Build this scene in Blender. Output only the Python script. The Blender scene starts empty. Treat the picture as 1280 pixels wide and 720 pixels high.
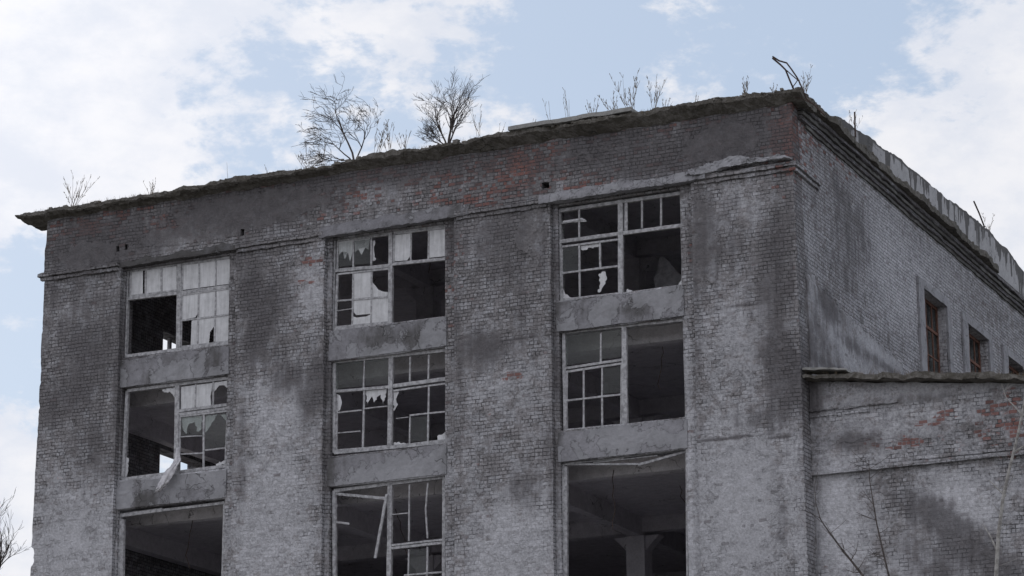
import bpy, math, random
import numpy as np
from mathutils import Vector, Matrix
random.seed(7)
S = bpy.context.scene
COL = S.collection

# ------------------------------------------------------------------ camera
F_PX, YAW, PITCH, ROLL = 3580.9, 0.440878, 0.275542, -0.0071524
CAM = np.array([22.012, -62.699, 1.6])
cy, sy, cp, sp = math.cos(YAW), math.sin(YAW), math.cos(PITCH), math.sin(PITCH)
D_ = np.array([-sy*cp, cy*cp, sp]); R0 = np.array([cy, sy, 0.0]); U0 = np.cross(R0, D_)
R_ = math.cos(ROLL)*R0 + math.sin(ROLL)*U0
U_ = -math.sin(ROLL)*R0 + math.cos(ROLL)*U0
cam = bpy.data.cameras.new('camera'); co = bpy.data.objects.new('camera', cam); COL.objects.link(co)
cam.sensor_width = 36; cam.lens = 36*F_PX/1280; cam.clip_end = 3000; cam.clip_start = 0.5
m = Matrix.Identity(4)
for i in range(3):
    m[i][0] = R_[i]; m[i][1] = U_[i]; m[i][2] = -D_[i]; m[i][3] = CAM[i]
co.matrix_world = m
S.camera = co

# ------------------------------------------------------------------ sky and sun
SUN_AZ = math.radians(-62)      # clockwise from +Y: behind the building, to the left
SUN_EL = math.radians(40)
w = bpy.data.worlds.new('World'); S.world = w; w.use_nodes = True
nt = w.node_tree; nt.nodes.clear()
class G:
    def __init__(s, t): s.t = t
    def n(s, typ, **k):
        x = s.t.nodes.new(typ)
        for a, b in k.items():
            if a == 'ins':
                for i, v in b.items():
                    if isinstance(v, bpy.types.NodeSocket): s.t.links.new(v, x.inputs[i])
                    else: x.inputs[i].default_value = v
            else: setattr(x, a, b)
        return x
    def math(s, op, a, b=0.0, c=0.0, clamp=False):
        x = s.n('ShaderNodeMath', operation=op, use_clamp=clamp, ins={0: a, 1: b, 2: c}); return x.outputs[0]
    def mr(s, v, a, b, c=0.0, d=1.0, smooth=True):
        x = s.n('ShaderNodeMapRange', interpolation_type='SMOOTHSTEP' if smooth else 'LINEAR', ins={0: v, 1: a, 2: b, 3: c, 4: d}); return x.outputs[0]
    def mix(s, f, a, b, bt='MIX'):
        x = s.n('ShaderNodeMix', data_type='RGBA', blend_type=bt, ins={0: f, 6: a, 7: b}); return x.outputs[2]
    def noise(s, v, sc, det=4, rough=.55, dist=0.0):
        x = s.n('ShaderNodeTexNoise', ins={'Vector': v, 'Scale': sc, 'Detail': det, 'Roughness': rough, 'Distortion': dist}); return x.outputs[0]
g = G(nt)
sky = g.n('ShaderNodeTexSky', sky_type='NISHITA', sun_disc=False, sun_elevation=SUN_EL, sun_rotation=SUN_AZ, air_density=1.0, dust_density=1.6, ozone_density=1.0)
tc = g.n('ShaderNodeTexCoord').outputs['Generated']
def pdir(x, y):
    v = D_*F_PX + R_*(x-640) - U_*(y-360); v = v/np.linalg.norm(v); return tuple(v)
def blob(x, y, r):     # bank of cloud in one quarter of the sky
    d = g.n('ShaderNodeVectorMath', operation='DISTANCE', ins={0: tc, 1: pdir(x, y)}).outputs['Value']
    return g.mr(d, 0.0, r/F_PX, 1.0, 0.0)
sq = g.n('ShaderNodeVectorMath', operation='MULTIPLY', ins={0: tc, 1: (1, 1, 1.7)}).outputs[0]
n1 = g.noise(sq, 15, 8, .62, .35)
n2 = g.noise(sq, 42, 5, .6)
cov = g.math('MULTIPLY_ADD', n2, .46, g.math('MULTIPLY_ADD', n1, 1.30, -.26))
cov = g.math('MULTIPLY_ADD', g.math('SUBTRACT', g.noise(sq, 80, 5, .62), .5), .50, cov)
bias = g.math('MULTIPLY', blob(-40, 40, 520), .31)
for bx, by, r, k in [(1330, 330, 400, .40), (520, 10, 220, .14), (180, 260, 380, .16), (860, -10, 120, .16), (1220, 60, 200, .08), (0, 640, 330, .22)]:
    bias = g.math('MULTIPLY_ADD', blob(bx, by, r), k, bias)
for bx, by, r, k in [(740, 90, 300, .20), (400, 210, 190, .14), (10, 410, 170, .30), (1000, 60, 200, .10)]:
    bias = g.math('MULTIPLY_ADD', blob(bx, by, r), -k, bias)
cov = g.math('ADD', cov, bias)
back = g.mr(g.n('ShaderNodeSeparateXYZ', ins={0: tc}).outputs[1], .3, -.5)      # unseen bright cloud added behind the camera to light the front walls
cov = g.math('ADD', g.math('MULTIPLY_ADD', back, .35, cov), .055)
mask = g.mr(cov, .60, .82)
shade = g.mr(g.noise(sq, 26, 6, .62), .34, .66, .0, 1.0)
cl = g.n('ShaderNodeMix', data_type='RGBA', ins={0: shade, 6: (7.6, 7.9, 8.7, 1), 7: (9.0, 9.0, 9.35, 1)}).outputs[2]
glow = g.math('MULTIPLY_ADD', back, .12, g.math('MULTIPLY', blob(-200, -60, 900), .13))       # brighter toward the sun, and in the added cloud behind the camera
cl = g.mix(1.0, cl, g.n('ShaderNodeCombineColor', ins={0: g.math('ADD', glow, 1), 1: g.math('ADD', glow, 1), 2: g.math('ADD', glow, 1)}).outputs[0], 'MULTIPLY')
veil = g.mix(.55, sky.outputs[0], (6.0, 7.15, 8.75, 1))
skyc = g.mix(g.math('MULTIPLY', mask, .96), veil, cl)
bg = g.n('ShaderNodeBackground', ins={0: skyc, 1: 0.1})
g.n('ShaderNodeOutputWorld', ins={0: bg.outputs[0]})
sl = bpy.data.lights.new('sun', 'SUN'); sl.energy = 1.2; sl.angle = math.radians(8); sl.color = (1, .96, .9)
so = bpy.data.objects.new('sun', sl); COL.objects.link(so)
sd = Vector((math.sin(SUN_AZ)*math.cos(SUN_EL), math.cos(SUN_AZ)*math.cos(SUN_EL), math.sin(SUN_EL)))
so.rotation_euler = sd.to_track_quat('Z', 'Y').to_euler()
S.cycles.diffuse_bounces = 8; S.cycles.max_bounces = 14; S.cycles.transparent_max_bounces = 16
S.view_settings.view_transform = 'Standard'; S.view_settings.look = 'None'
S.view_settings.exposure = 0.0; S.view_settings.gamma = 1; S.view_settings.use_curve_mapping = False

# ------------------------------------------------------------------ measuring helpers (survey of the facade)
def ray(x, y): return D_*F_PX + R_*(x-640) - U_*(y-360)
def at(x, y, Y=0.0):          # point of the plane y=Y seen at photo pixel
    v = ray(x, y); t = (Y-CAM[1])/v[1]; return CAM + t*v
def ats(x, y, X=0.0):
    v = ray(x, y); t = (X-CAM[0])/v[0]; return CAM + t*v

# ------------------------------------------------------------------ numpy noise
def _h(ix, iy, iz, s):
    n = (ix*374761393 + iy*668265263 + iz*2147483647 + s*144665) & 0xffffffff
    n = ((n ^ (n >> 13))*1274126177) & 0xffffffff
    n = ((n ^ (n >> 15))*2246822519) & 0xffffffff
    return ((n ^ (n >> 16)) & 0xffff)/65535.0*2-1
def vnoise(P, sc, s=0):
    P = np.asarray(P, float)*sc; I = np.floor(P).astype(np.int64); f = P-I; f = f*f*(3-2*f)
    o = 0
    for dx in (0, 1):
        for dy in (0, 1):
            for dz in (0, 1):
                wt = (f[:, 0] if dx else 1-f[:, 0])*(f[:, 1] if dy else 1-f[:, 1])*(f[:, 2] if dz else 1-f[:, 2])
                o = o + wt*_h(I[:, 0]+dx, I[:, 1]+dy, I[:, 2]+dz, s)
    return o
def wob(V, amp, sc=2.2, s=0, small=0.5):
    V = np.asarray(V, float)
    if amp == 0: return V
    d = np.stack([vnoise(V, sc, s+k) + small*vnoise(V, sc*4.3, s+10+k) for k in range(3)], 1)
    return V + amp*d

# ------------------------------------------------------------------ stains, painted crevice shade, whitewash, bare brick: where they are on the building
def E(x, y, rx, ry, a=0.0, k=1.0):    # an ellipse on the front facade, metres
    c = at(x, y); return (c[0], c[2], rx/47., ry/47., math.radians(a), k)
DARK = [E(905,548,55,2.5,0,1.2), E(980,545,25,2,0,1.), E(640,425,55,2,0,1.1), E(640,333,40,2,0,.8), E(930,382,50,1.5,0,.9), E(90,650,50,1.5,0,.6), E(340,452,40,3,0,.7), E(972,330,22,110,0,.8), E(365,470,40,26,-25,.8), E(150,450,14,100,0,.8), E(690,600,12,90,0,.5),E(230,330,80,12,0,.7), E(95,350,50,70,0,.5), E(90,490,70,50,20,.7), E(655,420,30,60,0,.5), E(655,520,40,40,0,.35), E(965,380,30,80,0,.7), E(975,640,14,60,0,.5), E(610,590,30,60,-20,.4), E(300,570,10,100,0,.6), E(410,560,10,140,0,.7), E(694,420,10,200,0,.6), E(572,470,8,200,0,.6), E(872,420,8,200,0,.55), E(560,300,14,50,0,.6), E(300,320,14,40,0,.5),E(130,310,90,35,0), E(300,262,140,26,0,.9), E(480,215,200,22,0,.8), E(760,185,90,26,0,.8), E(905,175,62,30,0,1.2), E(250,230,120,12,0,.8),  # narrow upright ellipses: grime and painted crevice shade along the pilaster edges
        E(830,200,90,25,0,.7), E(120,430,60,80,25,.7), E(115,560,45,55,15,.7), E(70,370,30,25,0,.6), E(330,400,26,70,-20,.9), E(315,360,22,50,0,.9),
        E(345,440,30,30,0,.6), E(392,490,24,52,-15,1.1), E(403,620,16,50,0,.5), E(600,435,45,28,0,.7), E(655,605,34,36,-30,.6), E(690,560,16,60,0,.5),
        E(640,300,60,60,0,.6), E(600,340,45,40,0,.3), E(980,460,26,65,12,1.2), E(960,520,36,22,0,.8), E(905,300,50,60,0,.45), E(985,270,16,60,0,.4), E(880,290,18,80,0,.6),
        E(575,520,12,60,0,.4), E(143,520,12,80,0,.6), E(292,480,12,120,0,.5), E(980,180,30,60,0,.4), E(50,470,16,120,0,.5), E(560,560,10,120,0,.3),
        E(500,420,70,14,0,.5), E(780,385,80,12,0,.5), E(222,462,70,18,0,.4), E(190,625,45,14,0,.6), E(730,600,60,14,0,.5), E(1010,700,10,200,0,.3)]
WHITE = [E(350,520,55,60,0,.8), E(340,640,55,90,0,.9), E(90,680,60,80,0,1.), E(150,620,14,20,0,1.2), E(640,690,55,70,0,.9), E(640,480,70,60,0,.4), E(925,420,45,60,0,.7), E(925,620,70,110,0,.9),
         E(925,260,40,30,0,.5), E(220,465,38,12,-4,1.6), E(230,595,60,14,0,1.2), E(500,590,70,16,0,1.2), E(790,545,70,16,0,.9), E(800,372,60,14,0,.9), E(390,360,24,45,0,.7),
         E(480,440,45,12,0,.8), E(600,300,20,20,0,.4), E(470,240,50,18,0,.4), E(205,300,40,20,0,.3), E(100,390,50,30,0,.3), E(860,600,6,200,0,.9),E(700,300,10,100,0,.5)]
RED = [E(720,235,40,8,0,.7), E(590,215,60,14,0,.6), E(430,245,60,10,0,.5), E(150,268,70,8,0,.6), E(870,150,60,8,0,.55), E(520,190,90,8,0,.5), E(972,235,16,20,0,.5), E(560,340,10,60,0,.4),E(655,208,34,24,0,1.3), E(600,246,42,12,0,1.1), E(980,170,17,48,0,1.3), E(110,285,34,14,0,1.0), E(212,280,28,14,0,1.2), E(345,225,70,10,0,.7), E(470,218,40,10,0,.8),
       E(385,327,14,4,-6,1.6), E(378,353,13,3,-6,1.6), E(700,165,60,10,0,.6), E(985,212,24,4,0,1.5), E(640,470,10,4,0,1.2), E(840,250,10,6,0,.8), E(575,300,8,40,0,.6), E(862,300,5,25,0,.7), E(855,222,30,4,0,.8)]
PLAS = [E(310,262,130,26,0,1.2), E(900,178,56,26,0,1.2), E(110,320,60,24,0,1.0), E(250,290,100,14,0,1.3), E(740,190,40,24,0,.6), E(880,300,22,70,0,1.), E(640,350,30,70,0,.5), E(665,290,25,40,0,1.),
        E(350,640,50,90,0,.5), E(90,670,60,70,0,.7), E(930,620,60,120,0,.8), E(930,440,60,60,0,.7), E(600,440,40,30,0,1.), E(400,500,14,90,0,.3), E(640,690,55,50,0,.5), E(350,620,60,40,0,.5)]
def field(lst, u, v):
    o = np.zeros(len(u))
    for (cx, cz, rx, rz, a, k) in lst:
        du, dv = u-cx, v-cz; c, s = math.cos(a), -math.sin(a)
        q = ((du*c-dv*s)/rx)**2 + ((du*s+dv*c)/rz)**2
        o = np.maximum(o, k*np.exp(-q*.9))
    return o
def masks_front(P):
    u, v = P[:, 0], P[:, 2]
    hi = np.clip((v-23.3)/.5, 0, 1)
    d = field(DARK, u, v) + .18*hi + .13*np.clip((v-17.5)/4, 0, 1) 
    return np.stack([d, field(PLAS, u, v) - 1.2*((u > -.75) & (v > 23.3)) + .12*np.clip((17.5-v)/4, 0, 1), field(RED, u, v)+.27*hi, field(WHITE, u, v)+.25*np.clip((18-v)/5, 0, 1)], 1)
def ES(x, y, ry, rz, a=0., k=1.):
    c = ats(x, y); return (c[1], c[2], ry, rz, math.radians(a), k)
S_DARK = [ES(1180,330,5,.25,0,.4),ES(1035,385,1.2,.5,0,1.3), ES(1005,350,.5,.8,0,1.), ES(1060,430,3,.25,0,.8), ES(1030,455,3,.2,0,1.2), ES(1100,455,3,.18,0,1.0), ES(1050,340,2.5,.8,-10,.6), ES(1012,260,1.2,1.2,0,.5),ES(1060,280,2.2,1.5,-15,.9), ES(1030,200,2.,1.,0,.5), ES(1022,430,1.6,1.2,0,.9), ES(1075,190,6,.4,0,.5), ES(1010,420,.7,2.2,0,.8), ES(1110,430,1.5,.5,10,.5), ES(1180,300,3.,.5,0,.4), ES(1230,380,3,.6,0,.4),ES(1008,560,.6,3,0,.5)]
S_WHITE = [ES(1120,340,3.4,1.4,0,.8), ES(1050,430,1.7,.5,-10,.6), ES(1095,442,1.4,.3,-5,.7), ES(1010,300,.6,2,0,.3), ES(1170,330,2.5,.8,0,.4)]
S_RED = [ES(1005,190,1.0,.8,0,.7), ES(1040,200,1.6,.3,0,.5)]
S_PLAS = [ES(1030,420,2.4,.8,-12,1.6), ES(1080,450,2.2,.4,-5,1.6), ES(1015,400,1.0,1.4,0,1.2)]
def masks_side(P):
    u, v = P[:, 1], P[:, 2]
    line = 20.75 - .07*u                         # scar of the torn-off roof of the annex
    pl = np.clip((line-v)/.12, 0, 1)*np.clip((9.0-u)/1.5, 0, 1)*.9
    return np.stack([field(S_DARK, u, v)*.85, field(S_PLAS, u, v)+pl, field(S_RED, u, v), field(S_WHITE, u, v)+.32], 1)
def EA(x, y, rx, ry, a=0., k=1.):
    c = at(x, y, .6); return (c[0], c[2], rx/47., ry/47., math.radians(a), k)
A_DARK = [EA(1150,640,60,20,-40,.9), EA(1210,680,60,26,-40,1.2),EA(1015,500,22,30,0,1.3), EA(1185,655,75,22,-40,1.3), EA(1160,700,60,26,-30,.8), EA(1250,715,50,26,-30,1.0), EA(1060,555,60,14,-5,.7), EA(1270,560,40,10,0,.7), EA(1130,500,60,8,-3,.6), EA(1100,640,50,20,0,.35), EA(1020,640,6,100,0,.6)]
A_WHITE = [EA(1045,650,26,70,0,1.2), EA(1040,600,20,14,0,1.), EA(1195,630,36,28,-25,1.2), EA(1130,530,70,16,0,.4), EA(1150,488,90,10,0,.5), EA(1150,700,40,20,0,.4)]
A_RED = [EA(1266,528,16,30,0,1.2), EA(1245,512,24,7,0,1.2), EA(1238,535,16,12,0,.9), EA(1140,553,28,6,0,1.6), EA(1170,528,16,5,20,1.6), EA(1096,556,10,4,0,1.5), EA(1150,530,14,5,0,1.5), EA(1185,518,12,4,0,1.3), EA(1250,552,10,4,0,1.4)]
A_PLAS = [EA(1140,485,150,13,0,1.8), EA(1180,540,60,14,0,.7), EA(1060,540,50,12,0,.9), EA(1100,600,30,20,0,.5)]
def masks_annex(P):
    u, v = P[:, 0], P[:, 2]
    return np.stack([field(A_DARK, u, v)-.05, field(A_PLAS, u, v)+.1, field(A_RED, u, v), field(A_WHITE, u, v)+.25], 1)
def masks_zero(P): return np.zeros((len(P), 4))+np.array([.15, .1, 0, .1])

# ------------------------------------------------------------------ materials
def mat(name, fn, rough=.9):
    m_ = bpy.data.materials.new(name); m_.use_nodes = True; t = m_.node_tree; t.nodes.clear(); q = G(t)
    fn(q); return m_
def finish(q, colr, bumph=None, rough=.92, dist=.02, strength=1.0, spec=.25):
    b = q.n('ShaderNodeBsdfPrincipled', ins={'Base Color': colr, 'Roughness': rough, 'Specular IOR Level': spec})
    if bumph is not None:
        bm_ = q.n('ShaderNodeBump', ins={'Height': bumph, 'Distance': dist, 'Strength': strength}); q.t.links.new(bm_.outputs[0], b.inputs['Normal'])
    q.n('ShaderNodeOutputMaterial', ins={0: b.outputs[0]}); return b
def rgb(r, gg, b): return (r, gg, b, 1)
def masonry(brick=True):
    def f(q):
        geo = q.n('ShaderNodeNewGeometry'); P = geo.outputs['Position']; N = geo.outputs['True Normal']
        sx = q.n('ShaderNodeSeparateXYZ', ins={0: P}).outputs; nn = q.n('ShaderNodeSeparateXYZ', ins={0: N}).outputs
        side = q.math('GREATER_THAN', q.math('ABSOLUTE', nn[0]), .6)
        flat = q.math('GREATER_THAN', q.math('ABSOLUTE', nn[2]), .75)
        u = q.n('ShaderNodeMix', data_type='FLOAT', ins={0: side, 2: sx[0], 3: sx[1]}).outputs[0]
        wn = q.n('ShaderNodeTexNoise', ins={'Vector': P, 'Scale': 1.7, 'Detail': 3}).outputs
        wz = q.math('MULTIPLY_ADD', q.math('SUBTRACT', wn[0], .5), .06, sx[2])
        wu = q.math('MULTIPLY_ADD', q.math('SUBTRACT', q.noise(P, 9, 2), .5), .03, u)
        wz = q.math('MULTIPLY_ADD', q.math('SUBTRACT', q.noise(P, 7, 2), .5), .022, wz)
        cv = q.n('ShaderNodeCombineXYZ', ins={0: wu, 1: wz, 2: 0.0}).outputs[0]
        br = q.n('ShaderNodeTexBrick', offset=.5, squash=.5, squash_frequency=3, ins={'Vector': cv, 'Color1': rgb(0, 0, 0), 'Color2': rgb(1, 1, 1), 'Mortar': rgb(.5, .5, .5),
                 'Scale': 1.0, 'Mortar Size': .011, 'Mortar Smooth': .3, 'Bias': 0.0, 'Brick Width': .215, 'Row Height': .095})
        rnd = q.n('ShaderNodeSeparateColor', ins={0: br.outputs[0]}).outputs[0]; mort = br.outputs[1]
        at_ = q.n('ShaderNodeAttribute', attribute_name='stain_shade'); ac = q.n('ShaderNodeSeparateColor', ins={0: at_.outputs['Color']}).outputs
        aD, aP, aR, aW = ac[0], ac[1], ac[2], at_.outputs['Alpha']
        nb = q.noise(P, .9, 6, .62); nm = q.noise(P, 3.2, 6, .65); nf = q.noise(P, 16, 5, .7); nff = q.noise(P, 60, 3, .7)
        st = q.noise(q.n('ShaderNodeVectorMath', operation='MULTIPLY', ins={0: P, 1: (5, 5, .5)}).outputs[0], 1.0, 5, .6)
        fz = q.math('FRACT', q.math('MULTIPLY', wz, 10.5263)); fz = q.math('MINIMUM', fz, q.math('SUBTRACT', 1.0, fz))
        hj = q.mr(fz, .03, .15, 1, 0); mort = q.math('MAXIMUM', mort, q.math('MULTIPLY', hj, .6))
        # plaster
        pz = q.math('ADD', aP, q.math('MULTIPLY', q.math('SUBTRACT', nm, .5), 1.5)); pl = q.mr(pz, .48, .62)
        # exposed contrast of the joints varies over the wall
        jv = q.math('MULTIPLY', q.mr(q.math('MULTIPLY_ADD', aW, -.22, q.noise(P, 2.1, 7, .72)), .37, .58, .12, 1.0), q.math('SUBTRACT', 1.0, q.math('MULTIPLY', pl, .9)))
        jv = q.n('ShaderNodeMix', data_type='FLOAT', ins={0: q.math('MULTIPLY', side, .8), 2: jv, 3: q.math('SUBTRACT', 1.0, pl)}).outputs[0]
        jv = q.math('MULTIPLY', jv, q.mr(q.noise(P, 11, 4, .7), .36, .58, .35, 1.0))
        jm = q.math('MULTIPLY', mort, jv)
        # whitewashed brick
        tone = q.math('MULTIPLY_ADD', q.math('SUBTRACT', rnd, .5), .11, .285)
        tone = q.math('MULTIPLY_ADD', q.math('SUBTRACT', nf, .5), .62, tone)
        tone = q.math('MULTIPLY_ADD', q.math('SUBTRACT', nm, .5), .42, tone)
        tone = q.math('MULTIPLY_ADD', q.math('SUBTRACT', nb, .5), .30, tone)
        tone = q.math('MULTIPLY_ADD', aW, .15, tone)
        ptone = q.math('MULTIPLY_ADD', q.math('SUBTRACT', nf, .5), .5, q.math('MULTIPLY_ADD', q.math('SUBTRACT', nm, .5), .32, q.math('MULTIPLY_ADD', aW, .15, .235)))
        tone = q.n('ShaderNodeMix', data_type='FLOAT', ins={0: pl, 2: tone, 3: ptone}).outputs[0]
        wv = q.math('MULTIPLY_ADD', q.math('SUBTRACT', rnd, .5), .10, q.noise(P, 2.6, 8, .70, .3)); wv = q.math('MULTIPLY_ADD', q.math('SUBTRACT', nf, .5), .25, wv); wv = q.math('MULTIPLY_ADD', aW, .20, wv); wv = q.math('MULTIPLY_ADD', aD, -.05, wv)
        ww = q.mr(wv, .44, .60)         # where the whitewash still holds
        tone = q.math('MULTIPLY', tone, q.math('MULTIPLY_ADD', ww, .30, .83))
        tone = q.math('MAXIMUM', tone, .05)
        c = q.n('ShaderNodeCombineColor', ins={0: tone, 1: q.math('MULTIPLY', tone, .995), 2: q.math('MULTIPLY', tone, 1.065)}).outputs[0]
        warm = q.math('MULTIPLY', q.math('SUBTRACT', 1.0, ww), .45); c = q.mix(warm, c, q.mix(1., c, rgb(1.05, .96, .90), 'MULTIPLY'))
        # bare red brick showing, brick by brick
        rv = q.math('ADD', aR, q.math('MULTIPLY', q.math('SUBTRACT', rnd, .5), 1.5)); rv = q.math('MULTIPLY_ADD', q.math('SUBTRACT', nm, .5), 1.2, rv); rv = q.math('MULTIPLY_ADD', q.math('SUBTRACT', nf, .5), .5, rv)
        red = q.math('MULTIPLY', q.mr(rv, .74, .98, 0, .9), q.math('SUBTRACT', 1., q.math('MULTIPLY', pl, .8)))
        redc = q.mix(nf, rgb(.16, .075, .068), rgb(.29, .14, .12))
        c = q.mix(q.math('MULTIPLY', red, q.math('SUBTRACT', 1., q.math('MULTIPLY', mort, .8))), c, redc)
        # odd missing or blackened bricks
        c = q.mix(q.math('MULTIPLY', q.mr(rnd, .95, .98), .4), c, rgb(.06, .05, .05))
        c = q.mix(q.math('MULTIPLY', jm, .82), c, rgb(.055, .053, .056))
        # soot, damp and the crevice shade painted along pilaster edges
        dz = q.math('MULTIPLY_ADD', q.math('SUBTRACT', nm, .5), 1.5, aD); dz = q.math('MULTIPLY_ADD', q.math('SUBTRACT', nf, .5), .7, dz); dz = q.math('MULTIPLY_ADD', q.math('SUBTRACT', rnd, .5), .16, dz); dz = q.math('MULTIPLY_ADD', q.math('SUBTRACT', st, .5), 1.1, dz); dz = q.math('MULTIPLY_ADD', q.math('SUBTRACT', nb, .5), 1.5, dz)
        soot = q.mr(dz, .22, .92)
        c = q.mix(q.math('MULTIPLY', soot, .80), c, q.mix(nm, rgb(.058, .055, .061), rgb(.15, .14, .148)))
        c = q.mix(q.math('MULTIPLY', jm, .30), c, rgb(.03, .029, .031))
        sp = q.mr(nff, .62, .74); c = q.mix(q.math('MULTIPLY', sp, .35), c, rgb(.06, .06, .062))
        sp2 = q.mr(q.noise(P, 38, 3, .7), .64, .74); c = q.mix(q.math('MULTIPLY', sp2, .3), c, rgb(.45, .45, .47))
        h = q.math('MULTIPLY', jm, -1.0); h = q.math('MULTIPLY_ADD', rnd, q.math('MULTIPLY', jv, .25), h); h = q.math('MULTIPLY_ADD', nf, 1.1, h); h = q.math('MULTIPLY_ADD', pl, .5, h); h = q.math('MULTIPLY_ADD', nm, .6, h); h = q.math('MULTIPLY_ADD', nff, .25, h)
        finish(q, c, h, .95, .034, 1.0, .15)
    return f
def concrete(base=.24, dark=.07, tint=(1, .98, 1.0), streak=.5, moss=0.0, bump=.02, peel=0.0):
    def f(q):
        geo = q.n('ShaderNodeNewGeometry'); P = geo.outputs['Position']
        nb = q.noise(P, 1.1, 6, .65); nm = q.noise(P, 4.5, 6, .68); nf = q.noise(P, 22, 5, .7)
        st = q.noise(q.n('ShaderNodeVectorMath', operation='MULTIPLY', ins={0: P, 1: (1.5, 1.5, .35)}).outputs[0], 1.0, 7, .68, .5)
        at_ = q.n('ShaderNodeAttribute', attribute_name='stain_shade'); ac = q.n('ShaderNodeSeparateColor', ins={0: at_.outputs['Color']}).outputs
        t = q.math('MULTIPLY_ADD', q.math('SUBTRACT', nf, .5), base*.7, base); t = q.math('MULTIPLY_ADD', q.math('SUBTRACT', nm, .5), base*.9, t)
        t = q.math('MULTIPLY_ADD', at_.outputs['Alpha'], .10, t); t = q.math('MAXIMUM', t, .04)
        c = q.n('ShaderNodeCombineColor', ins={0: q.math('MULTIPLY', t, tint[0]), 1: q.math('MULTIPLY', t, tint[1]), 2: q.math('MULTIPLY', t, tint[2])}).outputs[0]
        k = q.math('MULTIPLY_ADD', q.math('SUBTRACT', st, .5), 1.6*streak, q.math('MULTIPLY', ac[0], .5)); k = q.math('MULTIPLY_ADD', q.math('SUBTRACT', nb, .5), 1.0, k)
        c = q.mix(q.mr(k, .05, .45, 0, .8), c, rgb(dark, dark*.95, dark*.93))
        if peel:
            pe = q.math('MULTIPLY_ADD', at_.outputs['Alpha'], .16, q.noise(P, 1.7, 8, .62, .4)); pm = q.mr(pe, .535, .555); rim = q.mr(q.math('ABSOLUTE', q.math('SUBTRACT', pe, .535)), .0, .014, 1, 0)
            c = q.mix(q.math('MULTIPLY', pm, peel), c, q.mix(nm, rgb(.20, .202, .215), rgb(.38, .38, .405))); c = q.mix(q.math('MULTIPLY', rim, .5), c, rgb(.06, .058, .06))
        if moss: c = q.mix(q.mr(q.noise(P, 6, 5, .7), .42, .58, 0, moss), c, rgb(.062, .055, .042))
        cr = q.n('ShaderNodeTexVoronoi', feature='DISTANCE_TO_EDGE', ins={'Vector': q.n('ShaderNodeVectorMath', operation='MULTIPLY_ADD', ins={0: q.n('ShaderNodeTexNoise', ins={'Vector': P, 'Scale': 3.0}).outputs[1], 1: (.5, .5, .5), 2: P}).outputs[0], 'Scale': 1.3}).outputs[0]
        crk = q.math('MULTIPLY', q.mr(cr, 0.0, .018, 1, 0), q.mr(nb, .5, .6)); c = q.mix(q.math('MULTIPLY', crk, .7), c, rgb(.04, .04, .04))
        h = q.math('MULTIPLY_ADD', nf, .5, nm); h = q.math('MULTIPLY_ADD', crk, -.6, h)
        if peel: h = q.math('MULTIPLY_ADD', pm, .5, h)
        finish(q, c, h, .95, bump, 1.0, .15)
    return f
def plain(c1, c2, sc=8, rough=.85, bump=.004, spec=.2, stretch=(1, 1, 1)):
    def f(q):
        P = q.n('ShaderNodeVectorMath', operation='MULTIPLY', ins={0: q.n('ShaderNodeNewGeometry').outputs['Position'], 1: stretch}).outputs[0]
        n = q.noise(P, sc, 6, .65); c = q.mix(q.mr(n, .32, .68), rgb(*c1), rgb(*c2)); finish(q, c, n, rough, bump, 1., spec)
    return f
def glass(q):
    P = q.n('ShaderNodeNewGeometry').outputs['Position']; n = q.noise(P, 3, 6, .7)
    d = q.n('ShaderNodeBsdfDiffuse', ins={0: rgb(.22, .22, .225)}); gl = q.n('ShaderNodeBsdfGlossy', ins={0: rgb(.9, .9, .9), 1: .06}); tr = q.n('ShaderNodeBsdfTransparent', ins={0: rgb(.85, .87, .86)})
    a = q.n('ShaderNodeMixShader', ins={0: q.mr(n, .3, .8, .01, .09), 1: tr.outputs[0], 2: d.outputs[0]})
    b = q.n('ShaderNodeMixShader', ins={0: .015, 1: a.outputs[0], 2: gl.outputs[0]}); q.n('ShaderNodeOutputMaterial', ins={0: b.outputs[0]})
def film(q):       # whitewashed glass / plastic sheet
    P = q.n('ShaderNodeNewGeometry').outputs['Position']; n = q.noise(P, 5, 6, .7)
    s = q.noise(q.n('ShaderNodeVectorMath', operation='MULTIPLY', ins={0: P, 1: (14, 1, 1.2)}).outputs[0], 1, 5, .6)
    t = q.math('MULTIPLY_ADD', q.math('SUBTRACT', s, .5), .5, q.math('MULTIPLY_ADD', q.math('SUBTRACT', n, .5), .45, .60))
    c = q.n('ShaderNodeCombineColor', ins={0: t, 1: t, 2: q.math('MULTIPLY', t, 1.04)}).outputs[0]
    d = q.n('ShaderNodeBsdfDiffuse', ins={0: c}); tl = q.n('ShaderNodeBsdfTranslucent', ins={0: c}); gl = q.n('ShaderNodeBsdfGlossy', ins={0: rgb(.9, .9, .9), 1: .3})
    a = q.n('ShaderNodeMixShader', ins={0: .2, 1: d.outputs[0], 2: tl.outputs[0]}); b = q.n('ShaderNodeMixShader', ins={0: .05, 1: a.outputs[0], 2: gl.outputs[0]})
    q.n('ShaderNodeOutputMaterial', ins={0: b.outputs[0]})
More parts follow.
